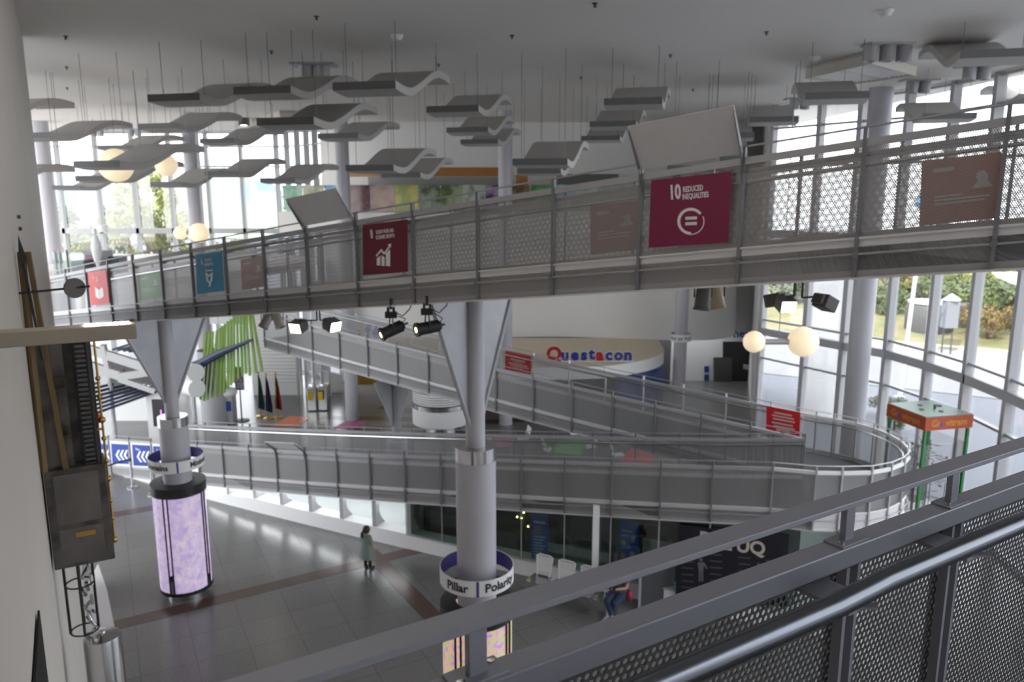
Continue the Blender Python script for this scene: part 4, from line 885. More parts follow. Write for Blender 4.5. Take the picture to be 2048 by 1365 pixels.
for ch, x, s in (('Q', 1108, 1.18), ('u', 1130, 1), ('e', 1149.5, 1), ('s', 1168, 1), ('t', 1183.5, 1), ('a', 1199.5, 1.05), ('c', 1217.5, 1), ('o', 1237, 1), ('n', 1256, 1)):
    c = W(x, 709 if ch not in 'Qt' else 707.5, Y=29.5)
    c.z = 2.82 if ch not in 'Qt' else 2.86
    put_text(ch, .60*s, frame4(c+V(0, -.05, 0), V(1, 0, 0), V(0, 0, 1), V(0, -1, 0)), LR if ch in 'Qa' else LB, r, 'letter', bold=.05, extrude=.004)
    put_text(ch, .60*s, frame4(c+V(0, 0.02, 0), V(1, 0, 0), V(0, 0, 1), V(0, -1, 0)), LW, r, 'letter_body', bold=.075, extrude=.05)
mb = MB(); mb.bar(W(1090, 723, Y=29.55), W(1268, 723, Y=29.55), .08, .03); mb.make('base_rail', M('white'), r)
r = empty('wall_letters', W(730, 666, Y=34.2), 'pale blue and red raised word on the wall behind the middle walkway', 'sign')
for ch, x, m in (('c', 686, LB), ('a', 716, pmat('faded red', (.55, .2, .18), .5)), ('f', 736, pmat('faded blue', (.22, .23, .45), .5)), ('é', 753, pmat('faded blue', (.22, .23, .45), .5))):
    c = W(x, 667 if ch in 'ca' else 664, Y=34.1); put_text(ch, .86, frame4(c, V(1, 0, 0), V(0, 0, 1), V(0, -1, 0)), m, r, 'letter', bold=.03, extrude=.04)
r = empty('round_counter', (-2.75, 29.0, 0), 'round white counter with a steel band on the ground floor', 'counter')
c = (-2.75, 29.0, 0)
mb = MB(); mb.lathe(c, [(.75, 0), (.75, .3)], 36); mb.make('foot', M('stainless'), r); mb = MB(); mb.lathe(c, [(.75, .3), (1.1, .3), (1.1, .95), (.9, .95)], 40); mb.make('drum', M('white'), r)
mb = MB(); mb.lathe(c, [(1.12, .95), (1.12, 1.12), (.9, 1.13)], 40); mb.make('steel_band', M('stainless'), r); mb = MB(); [mb.lathe(c, [(.85, 1.15+.09*k), (1.08, 1.15+.09*k), (1.08, 1.20+.09*k), (.85, 1.21+.09*k)], 40) for k in range(5)]; mb.make('slotted_top', M('white'), r)
mb = MB(); mb.lathe(c, [(.9, 1.12), (.85, 1.7), (0, 1.7)], 32); mb.make('core', M('dark'), r)
def panel(name, px, Yd, t, m, label=None, cat=None, st=False):
    mb = MB(); mb.prism([W(x, y, Y=Yd) for x, y in px], (0, t, 0))
    return struct(mb, name, m) if st else thing1(mb, name, m, label, cat)
BG = pmat('blue graphic', hexrgb('3c55a5'), .5, col2=hexrgb('7480b8'), scale=1.6)
panel('graphic_wall', [(1232, 745), (1326, 735), (1326, 862), (1232, 862)], 32.9, .1, BG, 'blue printed graphic wall under the right end of the canopy', 'display wall')
panel('graphic_wall', [(1078, 748), (1160, 748), (1160, 850), (1078, 850)], 33.6, .1, pmat('blue grey graphic', hexrgb('55618a'), .5), 'blue grey printed wall under the canopy left of the dark recess', 'display wall')
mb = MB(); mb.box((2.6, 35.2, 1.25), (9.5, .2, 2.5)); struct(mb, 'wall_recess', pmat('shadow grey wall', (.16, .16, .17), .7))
for k, (y0, y1) in enumerate(((733, 745), (750, 762))): panel('pictogram_sign', [(1409, y0), (1418, y0), (1418, y1), (1409, y1)], 36.72, .04, M('bluesign'), ('upper', 'lower')[k]+' small blue square sign on the white wall beside the dark doors', 'sign')
panel('door_2', [(1428, 716), (1464, 716), (1464, 815), (1428, 815)], 36.6, .12, pmat('dark bronze door', (.07, .065, .06), .4), st=True)
panel('door_3', [(1446, 684), (1512, 684), (1512, 815), (1446, 815)], 36.75, .05, M('black'), st=True)
panel('door_notice', [(1487, 728), (1507, 733), (1507, 744), (1487, 738)], 36.55, .03, M('frame'), 'small grey notice on the black doors at right', 'sign')
r = empty('wall_word', W(1480, 668, Y=36.1), 'blue wall lettering partly hidden behind the small right globe', 'sign'); put_text('Theatre', .55, frame4(W(1490, 668, Y=36.15), V(1, .0, 0), V(0, 0, 1), V(0, -1, 0)), LB, r, 'letter', bold=.02, extrude=.02)
# left side of the ground floor
mb = MB()
for k in range(26): mb.box((-10.6, 34.0, .55+k*.16), (2.2, .06, .11))
mb.box((-10.6, 34.1, 2.4), (2.25, .05, 4.8)); struct(mb, 'wall_louvre', M('wall'))
mb = MB(); mb.box((-15.2, 34.6, 4.4), (7.0, .2, 2.4)); mb.box((-8.0, 34.4, 3.9), (1.7, .2, 2.6)); struct(mb, 'wall_entry', M('wall'))
r = empty('entry_doors', (-8.9, 33.8, 0), 'bright glass entry doors with grey frames behind the flags', 'doors', kind='structure')
mb = MB(); [mb.box((-9.6+.36*k, 33.8, 1.35), (.07, .1, 2.7)) for k in range(5)]; mb.box((-8.9, 33.8, 2.7), (1.5, .1, .1)); mb.make('frame', M('frame'), r); mb = MB(); mb.box((-8.9, 33.83, 1.35), (1.44, .012, 2.7)); mb.make('pane', M('glass'), r)
mb = MB(); mb.prism([W(644, 742, Y=34.6), W(683, 750, Y=34.6), V(W(683, 750, Y=34.6).x, 34.6, 0), V(W(644, 742, Y=34.6).x, 34.6, 0)], (0, .15, 0)); struct(mb, 'wall_booth', M('wall'))
YL = pmat('ochre wall panel', hexrgb('9c7a18'), .5, var=.12); p = W(708, 764, Y=35); q = W(768, 764, Y=35)
mb = MB(); mb.prism([(p.x, 35, .25), (q.x, 35, .25), (q.x, 35, 2.05), (p.x, 35, 2.05)], (0, .1, 0)); thing1(mb, 'ochre_panel', YL, 'ochre yellow wall panel behind the wedge shaped support', 'wall panel')
mb = MB(); mb.box((0, 34.6, .6), (2.6, .3, 1.2)); mb.box((-1.3, 33.2, .45), (4.6, .9, .9)); thing1(mb, 'timber_counter', pmat('brown timber', hexrgb('6b4526'), .5, var=.2), 'long brown timber counter at the back below the middle walkway', 'counter')
# litter bins
c = W(638, 820, z=0); r = empty('recycling_bin', c, 'double stainless recycling bin with yellow labels by the entry doors', 'bin')
mb = MB(); mb.box(c+V(-.22, 0, .52), (.40, .55, 1.0)); mb.box(c+V(.22, .1, .55), (.40, .6, 1.06)); mb.make('body', M('stainless'), r, bevel=.03)
mb = MB(); [mb.lathe(c+V(x, 0, 1.04), [(.17, 0), (.15, .09), (.1, .09), (.1, .02)], 16) for x in (-.22, .22)]; mb.make('lid', M('stainless'), r)
for x in (-.26, .16): mb = MB(); mb.box(c+V(x, -.29, .68), (.22, .02, .36)); mb.make('label', pmat('yellow label', hexrgb('d8b820'), .5), r)
# flags
def flag(x, y, cols, label):
    c = W(x, y, z=0); r = empty('flag_stand', c, label, 'flag', 'flags on stands by the entry'); mb = MB(); mb.lathe(c, [(.2, 0), (.2, .04), (.03, .08)], 16); mb.cyl(c, c+V(0, 0, 1.82), .016, 8); mb.make('pole', M('brass'), r)
    mb = MB(); mb.ball(c+V(0, 0, 1.85), .04, 10, sc=(1, 1, 1.6)); mb.make('finial', M('brass'), r)
    for a, b, m, (s0, s1) in cols:
        mb = MB(); n_ = 14; rows = 12; P = []
        for i in range(rows+1):
            t = a+(b-a)*i/rows; zz = 1.74-t*1.42; wdt = .03+.26*min(1, t*1.3)**.8
            P.append([V(c.x+wdt*(k/n_-.28), c.y-.03+.05*math.sin(k*1.5+t*3)*(1-.2*t), zz-.12*(k/n_)*t+.03) for k in range(n_+1)])
        for A, B in zip(P, P[1:]): mb.strip(A[s0:s1+1], B[s0:s1+1], True)
        mb.make('cloth', pmat('flag '+m, hexrgb(m), .8), r)
flag(522, 834, [(0, .98, '1d6a3a', (0, 5)), (0, .98, '17407c', (5, 10)), (.1, .98, '1d6a3a', (10, 14))], 'green and blue flag hanging on the left stand')
flag(537, 838, [(0, 1.0, '1a2148', (0, 9)), (.1, 1.0, '2b2a56', (9, 14))], 'navy flag hanging on the middle stand')
flag(556, 836, [(0, .95, '17120f', (4, 10)), (.3, .62, 'd0a81c', (0, 4)), (.62, .95, 'b02a20', (0, 4)), (.1, .95, 'a8221f', (10, 14)), (0, .3, '17120f', (0, 4))], 'black, yellow and red flag hanging on the right stand')
# poster stand, info post, desk with screen
c = W(484, 842, z=0); r = empty('poster_stand', c, 'poster stand with a coloured collage left of the flags', 'poster stand'); mb = MB(); mb.lathe(c, [(.3, 0), (.3, .03), (.03, .06), (.025, 1.3)], 16); mb.make('stand', M('dark'), r)
mb = MB(); mb.box(c+V(0, 0, 1.75), (.36, .03, .95)); mb.make('poster', pmat('collage', hexrgb('9c93a0'), .6, col2=hexrgb('4a4a5c'), scale=9), r)
c = W(459, 846, z=0); r = empty('information_post', c, 'grey information post with a white domed top', 'information post'); mb = MB(); mb.box(c+V(0, 0, .6), (.5, .5, 1.2)); mb.make('body', M('frame'), r, bevel=.03); mb = MB(); mb.ball(c+V(0, 0, 1.25), .38, 20, sc=(1, 1, .6)); mb.make('dome', M('white'), r); mb = MB(); mb.box(c+V(.08, -.26, .75), (.25, .02, .4)); mb.make('notice', M('bluesign'), r)
c = W(290, 838, z=0); r = empty('reception_desk', c, 'white reception desk behind the left lit column', 'desk'); mb = MB(); mb.box(c+V(0, 0, .55), (2.4, .7, 1.1)); mb.make('body', M('white'), r, bevel=.02); mb = MB(); mb.box(c+V(0, 0, 1.12), (2.5, .8, .04)); mb.make('top', M('frame'), r)
c = W(318, 830, Y=26.6); r = empty('screen_display', V(c.x, c.y, 0), 'black upright screen with a violet glow by the left lit column', 'screen'); mb = MB(); mb.box(V(c.x, c.y, 1.1), (.75, .2, 2.2)); mb.make('case', M('white'), r, bevel=.02)
mb = MB(); mb.box(V(c.x+.08, c.y-.105, 1.35), (.5, .01, 1.0)); mb.make('screen', M('black'), r); mb = MB(); mb.box(V(c.x+.14, c.y-.112, 1.2), (.08, .006, .16)); mb.box(V(c.x+.13, c.y-.112, 1.36), (.04, .006, .2)); mb.make('glow', emis('violet glow', (.45, .1, .7), 1.2), r)
c = W(283, 800, Y=31.5); r = empty('shelf_unit', V(c.x, c.y, 0), 'dark shelf unit with small goods behind the reception desk', 'shelf'); mb = MB(); mb.box(V(c.x, c.y, 1.1), (2.2, .4, 2.2)); mb.make('body', M('dark'), r); mb = MB(); [mb.box(V(c.x-.95+.19*k, c.y-.22, 1.6+.04*(k % 3)), (.12, .06, .22+.05*(k % 3))) for k in range(11)]; o = mb.make('goods', pmat('mixed goods', hexrgb('8a7a60'), .6, col2=hexrgb('5a3040'), scale=14), r); o['kind'] = 'stuff'
# ------------------------------------------------------------------ cafe tables and chairs
def table(px, col, label):
    P = [W(x, y, z=.75) for x, y in px]; c = sum(P, V(0, 0, 0))/4; r = empty('cafe_table', (c.x, c.y, 0), label, 'table', 'coloured cafe tables'); mb = MB(); mb.prism([p+V(0, 0, -.03) for p in P], (0, 0, .03)); mb.make('top', pmat('table '+col, hexrgb(col), .2), r)
    for p in P: q = p+(c-p)*.12; mb = MB(); mb.cyl((q.x, q.y, 0), (q.x, q.y, .72), .022, 8); mb.make('leg', M('stainless'), r)
table([(542, 852), (580, 832), (619, 836), (595, 852)], 'e06a30', 'orange topped cafe table near the flags'); table([(666, 856), (694, 842), (731, 844), (712, 856)], 'b42c7c', 'magenta topped cafe table near the white column')
table([(976, 892), (992, 876), (1032, 876), (1018, 895)], 'c06a90', 'pink topped cafe table right of the middle column'); table([(1097, 906), (1125, 880), (1175, 880), (1160, 910)], '5aa05a', 'green topped cafe table behind the lower walkway'); table([(1238, 926), (1262, 897), (1312, 901), (1302, 928)], 'b8404a', 'red topped cafe table behind the lower walkway')
LOCAL[0] = True
ch = empty('cafe_chair', (0, 0, 0), 'pale cafe chair at the left side of the green table', 'chair', 'pale cafe chairs')
mb = MB(); mb.prism([(-.2, -.2, .44), (.2, -.2, .44), (.19, .2, .44), (-.19, .2, .44)], (0, 0, .02)); mb.make('seat', M('white'), ch); mb = MB(); mb.prism([(-.19, .2, .60), (.19, .2, .60), (.21, .25, .84), (-.21, .25, .84)], (0, .02, 0)); mb.make('backrest', M('white'), ch)
for a in (-1, 1):
    for b in (-1, 1): mb = MB(); mb.tube([(a*.18, b*.18, .44 if b < 0 else .62), (a*.2, b*.22, 0)], .012, 6); mb.make('leg', M('stainless'), ch)
LOCAL[0] = False
for k, (x, y, rz, lb) in enumerate(((1100, 925, 1.9, None), (1178, 918, -1.4, 'pale cafe chair at the right side of the green table'), (1150, 890, .2, 'pale cafe chair behind the green table'), (1236, 936, 1.7, 'pale cafe chair at the left side of the red table'), (1322, 928, -1.5, 'pale cafe chair at the right side of the red table'), (972, 905, 1.6, 'pale cafe chair at the left side of the pink table'), (1045, 900, -1.3, 'pale cafe chair at the right side of the pink table'))):
    o = ch if k == 0 else copy_tree(ch); o.location = W(x, y, z=0); o.rotation_euler[2] = rz
    if lb: o['label'] = lb
# ------------------------------------------------------------------ wall and glazing under the lower walkway
wl = [p for p in AN if p.x > -9.4]; sill = .40
mb = MB(); A = [V(p.x, p.y, 0) for p in wl]+[V(6.6, 14.45, 0)]; Bq = offset_line(A, .40)
for a, b, c_, d in zip(A, A[1:], Bq, Bq[1:]):
    h0, h1 = (min(sill, max(.12, fA(q.x).z-.22)) for q in (a, b))
    mb.prism([a, b, b+V(0, 0, h1), a+V(0, 0, h0)], (c_-a))
struct(mb, 'wall_front', M('white'))
for k, p in enumerate(AN):
    if -10.3 < p.x < -2.5:
        t = (fA(p.x+.5)-fA(p.x-.5)); t.z = 0; t.normalize(); n = V(-t.y, t.x, 0); z0 = min(sill, max(.12, p.z-.22)); h = p.z+.06-z0
        pts = [V(p.x, p.y, z0)+n*.03, V(p.x, p.y, z0+h)+n*.03]+[V(p.x, p.y, z0+h*(1-j/8))+n*(.30-.14*math.sin(math.pi*j/8)+.12*(j/8)**2) for j in range(9)]
        wn[0] += 1; mb = MB(); mb.prism(pts, t*.12); struct(mb, 'trim_%d' % (20+k), M('steel'))
cb = [q for q in AN if -11.3 < q.x < -2.5]; c0_ = offset_line(cb, .42); c1_ = offset_line(cb, 1.7)
mb = MB(); mb.strip([V(p.x, p.y, .06) for p in c0_], [V(p.x, p.y, .06+.5*max(.2, p.z)) for p in offset_line(cb, 1.2)], True); mb.strip([V(p.x, p.y, .06+.5*max(.2, p.z)) for p in offset_line(cb, 1.2)], [V(p.x, p.y, max(.1, p.z+.03)) for p in c1_], True); thing1(mb, 'fill_cove', pmat('gloss white cove', (.74, .78, .78), .25), 'glossy white cove added to brighten the slots under the lower walkway', 'fill cove')  # reflecting cove added so the slots look bright
mb = MB(); mb.tube([V(p.x, p.y, p.z-.06) for p in offset_line(cb[1:], .25)], .03, 8); thing1(mb, 'fill_strip_light', emis('white fill strip light', (.95, 1, 1), 5.0), 'white fill strip light added unseen under the lower walkway above the slots', 'strip light')  # hidden light added to brighten the slots and their reflections
gl = [V(q.x, q.y, q.z) for q in AN if q.x > -2.8]+[V(6.6, 14.45, 2.35)]
for a, b in zip(gl, gl[1:]):
    wn[0] += 1; n = V(-(b-a).y, (b-a).x, 0).normalized()*.03; mb = MB(); mb.bar(V(a.x, a.y, sill), V(a.x, a.y, a.z), .02, .02, up=V(0, 1, 0)); mb.bar(V(a.x, a.y, sill), V(b.x, b.y, sill), .05, .03)
    o = struct(mb, 'window_%d' % wn[0], M('frame')); mb = MB(); mb.prism([V(a.x, a.y, sill)+n, V(b.x, b.y, sill)+n, b+n, a+n], n*.3); mb.make('pane', M('gglass'), o)
a = gl[-1]; mb = MB(); mb.box((a.x, a.y, 1.2), (.12, .12, 2.4)); mb.box((fA(1.9).x, fA(1.9).y-.02, 1.1), (.14, .14, 2.0)); struct(mb, 'trim_40', M('white'))
DG = pmat('dark teal wall', (.075, .11, .105), .4, col2=(.03, .038, .038), scale=.8)
bk = [q for q in AFe if q.x > -2.0]; mb = MB(); mb.strip([V(q.x, q.y-.15, 0) for q in bk], [V(q.x, q.y-.15, q.z+.1) for q in bk]); mb.strip([V(q.x, q.y-.10, q.z+.1) for q in bk], [V(q.x, q.y-.10, 0) for q in bk]); mb.prism([V(-2.6, fA(-2.6).y+.1, 0), V(-1.75, bk[0].y-.15, 0), V(-1.75, bk[0].y-.15, 1.5), V(-2.6, fA(-2.6).y+.1, 1.5)], (.05, .03, 0)); struct(mb, 'wall_showcase', DG)
def gplane(x):                                             # vertical plane through the glazing near x
    i = near_i(AN[9:]+[V(6.6, 14.45, 2.35)], x); L = AN[9:]+[V(6.6, 14.45, 2.35)]; return bay(L, i, 0)
def banner(px, label, m, out=-.16):
    p, n, t = gplane(sum(q[0] for q in px)/4); p = p+n*out; o = plate(px, p, n, .012, 'window_banner', m); tag(o, label, 'banner', 'blue banners in the showcase window'); return o, p, n, t
BB = pmat('banner blue', hexrgb('1c4fb0'), .5)
o, p, n, t = banner([(1063, 1029), (1096, 1031), (1096, 1172), (1062, 1168)], 'tall blue banner with white text lines behind the first two white seats', BB)
icon([[(1067, 1042+0), (1091, 1045), (1091, 1049), (1067, 1046)]]+[[(1068, y), (1090-(k % 3)*3, y+2), (1090-(k % 3)*3, y+4.5), (1068, y+2.5)] for k, y in enumerate(range(1072, 1128, 6))]+[[(1070, 1146), (1088, 1148), (1088, 1151), (1070, 1149)]], p, n, pmat('banner text', (.5, .55, .7), .5), o, 'text_print'); icon([[(1067, y), (1083, y+1), (1083, y+4), (1067, y+3)] for y in (1052, 1058, 1064)], p, n, pmat('banner red text', (.5, .2, .15), .5), o, 'heading_print')
o, p, n, t = banner([(1240, 1043), (1277, 1047), (1274, 1138), (1238, 1133)], 'blue banner with two yellow discs near the seated person', BB)
icon(circ(1247, 1086, 4.5, 0, 6.28, 14)+circ(1246, 1112, 5, 0, 6.28, 14), p, n, pmat('yellow disc', hexrgb('c8a428'), .5), o, 'disc_print'); icon([[(1261, 1072), (1270, 1073), (1268, 1087), (1262, 1086)], [(1260, 1104), (1269, 1105), (1267, 1118), (1261, 1117)], [(1244, 1060), (1264, 1063), (1264, 1065), (1244, 1062)], [(1244, 1094), (1262, 1096), (1262, 1098), (1244, 1096)], [(1244, 1070), (1257, 1072), (1257, 1074), (1244, 1072)]], p, n, pmat('banner text', (.5, .5, .55), .5), o, 'text_print')
p, n, t = gplane(1450); p = p+n*.05; PB = pmat('poster black', (.012, .012, .02), .4)
o = plate([(1357, 1051), (1577, 1074), (1574, 1214), (1350, 1206)], p, n, .02, 'exhibit_poster', PB); tag(o, 'large black exhibition poster with cream block letters behind the foreground rail', 'poster')
CL = pmat('cream print', (.55, .50, .42), .5)
for chh, x, y in (('D', 1412, 1079), ('E', 1455, 1089), ('U', 1486, 1094), ('Q', 1515, 1098)): sign_text(chh, x, y, 26, p, n, t, CL, o, xs=.95, bold=.03, align='CENTER', name='letter')
gp = pmat('grey print', (.09, .09, .10), .5)
icon([[(x0+a, y0+k*13), (x0+a+24, y0+k*13+2), (x0+a+24, y0+k*13+4.5), (x0+a, y0+k*13+2.5)] for x0, y0 in ((1363, 1122), (1420, 1108), (1477, 1114), (1530, 1120)) for k in range(5) for a in (0,)], p, n, gp, o, 'text_print')
def fig(cx, cy, s): return circ(cx, cy-20*s, 3.2*s, 0, 6.28, 10)+[[(cx-6*s, cy-15*s), (cx+6*s, cy-15*s), (cx+4*s, cy), (cx-4*s, cy)], [(cx-4*s, cy), (cx-.5*s, cy), (cx-1*s, cy+20*s), (cx-4*s, cy+20*s)], [(cx+.5*s, cy), (cx+4*s, cy), (cx+4*s, cy+20*s), (cx+1*s, cy+20*s)], [(cx+6*s, cy-15*s), (cx+12*s, cy-4*s), (cx+10*s, cy-3*s), (cx+5*s, cy-10*s)]]
icon(fig(1402, 1142, 1.1)+fig(1517, 1150, 1.0), p, n, pmat('figure print', (.16, .16, .17), .5), o, 'figure_print')
# plant with small lights inside the showcase
c = W(1046, 1140, Y=18.2); c.z = 0; r = empty('lit_plant', c, 'small leafy tree with warm lights inside the showcase window', 'plant'); mb = MB(); mb.lathe(c, [(.15, 0), (.2, .4), (.18, .4)], 14); mb.cyl(c+V(0, 0, .3), c+V(0, 0, 1.0), .03, 8); mb.make('pot', M('dark'), r)
rr = random.Random(9); mb = MB()
for k in range(260):
    q = c+V(rr.gauss(0, .14), rr.gauss(0, .14), rr.uniform(.75, 1.55)); u = V(rr.uniform(-1, 1), rr.uniform(-1, 1), rr.uniform(-1, 1)).normalized(); v = u.cross(V(rr.random(), rr.random(), 1)).normalized(); mb.poly([q-u*.05, q+v*.018, q+u*.05, q-v*.018])
mb.make('foliage', pmat('showcase leaves', hexrgb('4a5a20'), .6), r)
for k in range(6): mb = MB(); mb.ball(c+V(rr.gauss(0, .15), -.12, rr.uniform(.8, 1.5)), .022, 8); mb.make('fairy_light', emis('fairy light', (1, .85, .3), 4), r)
for k, (x, y, ww, hh, m, lb) in enumerate(((900, 1080, 1.2, .9, M('black'), 'dark exhibit case inside the showcase left of the column'), (1010, 1085, .9, .7, M('dark'), 'dark sloping exhibit desk inside the showcase right of the column'), (1160, 1120, 2.0, .7, pmat('teal bench', (.05, .075, .07), .3), 'long teal glass bench inside the showcase'), (1320, 1120, .9, 1.3, M('black'), 'black cabinet framed pale inside the showcase by the poster'))):
    p, n, t = gplane(x); c = on_plane(x, y, p-n*.9, n); R = Matrix((t, n, V(0, 0, 1))).transposed(); r = empty('showcase_exhibit', V(c.x, c.y, 0), lb, 'exhibit', 'exhibits in the showcase'); mb = MB(); mb.box(V(c.x, c.y, hh/2), (ww, .5, hh), R); mb.make('case', m, r, bevel=.02); mb = MB(); mb.box(V(c.x, c.y, hh*.75)+n*.256, (ww*.8, .01, hh*.35), R); mb.make('panel', M('frame') if k > 1 else M('dark'), r)
# ------------------------------------------------------------------ beam seating
s0, s1 = W(1090, 1114, z=.86), W(1180, 1137, z=.86); sd_ = (s1-s0); sd_.z = 0; st = sd_.length/2; sd_.normalize(); sn = V(sd_.y, -sd_.x, 0)
if sn.y > 0: sn = -sn
r = empty('beam_seating', (s0.x, s0.y, 0), 'row of white perforated public seats along the showcase wall', 'seat')
PW = perforated('white perforated seat', (.80, .80, .80), .045, .20, .5, 0)
for k in range(4):
    c = V(s0.x, s0.y, 0)+sd_*st*k; mb = MB()
    def q(a, o, z_): return c+sd_*a+sn*o+V(0, 0, z_)
    mb.uvquad([q(-.165, .07, .52), q(.165, .07, .52), q(.20, .0, .86), q(-.20, .0, .86)], [(0, 0), (.38, 0), (.43, .34), (-.05, .34)]); mb.make('seat_back', PW, r)
    mb = MB(); mb.tube([q(-.15, .1, .42), q(-.165, .07, .52), q(-.205, .0, .86), q(-.14, -.01, .89), q(.14, -.01, .89), q(.205, .0, .86), q(.165, .07, .52), q(.15, .1, .42)], .018, 8); mb.make('back_frame', M('white'), r)
    mb = MB(); mb.prism([q(-.22, .08, .42), q(.22, .08, .42), q(.24, .54, .44), q(-.24, .54, .44)], (0, 0, .02)); mb.make('seat_pad', M('stainless'), r)
    if k in (0, 3):
        mb = MB(); mb.cyl(q(0, .3, 0), q(0, .3, .38), .03, 8); mb.bar(q(0, .05, .03), q(0, .55, .03), .05, .04); mb.make('leg', M('steel'), r)
mb = MB(); mb.bar(V(s0.x, s0.y, .39)+sn*.3-sd_*.2, V(s0.x, s0.y, .39)+sn*.3+sd_*(st*3+.2), .05, .06); mb.make('beam', M('steel'), r)
# grey partition right of the seats
a, b = W(1278, 1225, z=0), W(1345, 1205, z=0); r = empty('partition_screen', a, 'low grey partition beside the seated person, under the foreground rail', 'partition'); mb = MB(); mb.prism([a, b, b+V(0, 0, 1.15), a+V(0, 0, .95)], (.03, .05, 0)); mb.make('panel', pmat('partition grey', (.04, .04, .045), .5), r); mb = MB(); mb.bar(a+V(0, 0, .97), b+V(0, 0, 1.17), .06, .04); mb.bar(a, a+V(0, 0, .97), .05, .05); mb.make('frame', M('steel'), r)
# ------------------------------------------------------------------ people
def skin_body(name, J, E_, m, parent, sub=2):
    """J: joint -> (point, radius); E_: joint pairs; one continuous skinned surface"""
    ks = list(J); me = D.meshes.new(name); me.from_pydata([J[k][0] for k in ks], [(ks.index(a), ks.index(b)) for a, b in E_], []); o = link(name, me, None, parent)
    KIDS.setdefault(parent.name, []).append(o)
    md = o.modifiers.new('skin', 'SKIN'); md.use_smooth_shade = True
    for i, k in enumerate(ks): rd = J[k][1]; me.skin_vertices[0].data[i].radius = (rd, rd) if not isinstance(rd, tuple) else rd; me.skin_vertices[0].data[i].use_root = (i == 0)
    o.modifiers.new('sub', 'SUBSURF').levels = sub; o.modifiers['sub'].render_levels = sub
    bpy.context.view_layer.update(); dg = bpy.context.evaluated_depsgraph_get(); nm = D.meshes.new_from_object(o.evaluated_get(dg)); o.modifiers.clear(); o.data = nm; nm.materials.clear(); nm.materials.append(m)
    for p_ in nm.polygons: p_.use_smooth = True
    return o
SKIN = pmat('skin', (.36, .21, .15), .5); HAIR = pmat('dark hair', (.022, .014, .01), .5); 
def hand(J, E_, wrist, d, sp, pre, s):
    """five fingers and a thumb chain from a wrist joint"""
    d = Vector(d).normalized(); sp = Vector(sp).normalized(); nn = d.cross(sp); w0 = J[wrist][0]; pm = pre+'palm'; J[pm] = (w0+d*.055*s, (.028*s, .018*s)); E_.append((wrist, pm))
    for i, L in enumerate((.055, .065, .06, .045)):
        a = pre+'k%d' % i; b = pre+'m%d' % i; c = pre+'t%d' % i; q = w0+d*.085*s+sp*(.026-.0175*i)*s
        J[a] = (q, .009*s); J[b] = (q+d*L*.55*s+nn*.006*s, .008*s); J[c] = (q+d*L*.85*s+nn*.022*s, .0065*s); E_ += [(pm, a), (a, b), (b, c)]
    a, b = pre+'th', pre+'tt'; J[a] = (w0+d*.045*s+sp*.036*s, .010*s); J[b] = (w0+d*.08*s+sp*.05*s+nn*.012*s, .008*s); E_ += [(pm, a), (a, b)]
def head(r, c, rad, fwd, hair=True):
    fwd = Vector(fwd).normalized(); R = Matrix((fwd.cross(V(0, 0, 1)).normalized(), fwd, V(0, 0, 1))).transposed()
    def P(x, y, z_): return c+R @ V(x*rad, y*rad, z_*rad)
    mb = MB(); mb.ball(c, rad, 24, sc=(.80, .94, 1.12), R=R); mb.ball(P(0, .2, -.62), rad*.62, 16, sc=(.85, 1, .8), R=R); mb.ball(P(0, .98, -.12), rad*.14, 10, sc=(.8, 1, 1.5), R=R)
    for s in (-1, 1): mb.ball(P(s*.80, -.02, -.06), rad*.2, 10, sc=(.4, .8, 1.2), R=R)
    hd_ = mb.make('head', SKIN, r)
    mb = MB(); [mb.ball(P(s*.30, .86, .05), rad*.10, 10, sc=(1.3, .5, .8), R=R) for s in (-1, 1)]; mb.make('eyes', M('black'), hd_)
    mb = MB(); mb.ball(P(0, .82, -.55), rad*.2, 10, sc=(1.3, .35, .4), R=R); mb.make('mouth', pmat('lips', (.30, .10, .09), .5), hd_)
    return P, R
# standing child seen from behind on the right
g0 = W(735, 1139, z=0); f = V(.55, .83, 0).normalized(); sd_ = V(f.y, -f.x, 0); s = 1.14/1.14
g = empty('person', g0, 'child with a ponytail in a pale green dress standing beside the showcase wall', 'person')
def gp_(a, b, zz): return V(g0.x, g0.y, 0)+sd_*a+f*b+V(0, 0, zz)
J = {'pel': (gp_(0, 0, .56), .10)}; E_ = []
def jo(k, p, rd, par): J[k] = (p, rd); E_.append((par, k))
jo('wa', gp_(0, 0, .68), .088, 'pel'); jo('ch', gp_(0, .01, .80), .10, 'wa'); jo('nk', gp_(0, 0, .90), .04, 'ch'); jo('hd', gp_(0, .01, .98), .05, 'nk')
for sg, n_ in ((-1, 'l'), (1, 'r')):
    jo(n_+'sh', gp_(.115*sg, 0, .855), .040, 'ch'); jo(n_+'el', gp_(.155*sg, .01, .68), .030, n_+'sh'); jo(n_+'wr', gp_(.16*sg, .06, .52), .022, n_+'el'); hand(J, E_, n_+'wr', (0, .02, -1), f, n_, .75)
    jo(n_+'hi', gp_(.06*sg, 0, .50), .066, 'pel'); jo(n_+'kn', gp_(.065*sg, .02, .29), .044, n_+'hi'); jo(n_+'an', gp_(.07*sg, 0 if sg < 0 else .03, .06), .028, n_+'kn')
skin_body('body', J, E_, SKIN, g)
mb = MB(); 
for k in ((.105, .875), ): pass
prof_ = [(.045, .905), (.12, .87), (.13, .78), (.135, .68), (.165, .52), (.20, .34), (.205, .31), (.19, .315)]
dress = MB(); c0 = V(g0.x, g0.y, 0); rings = []
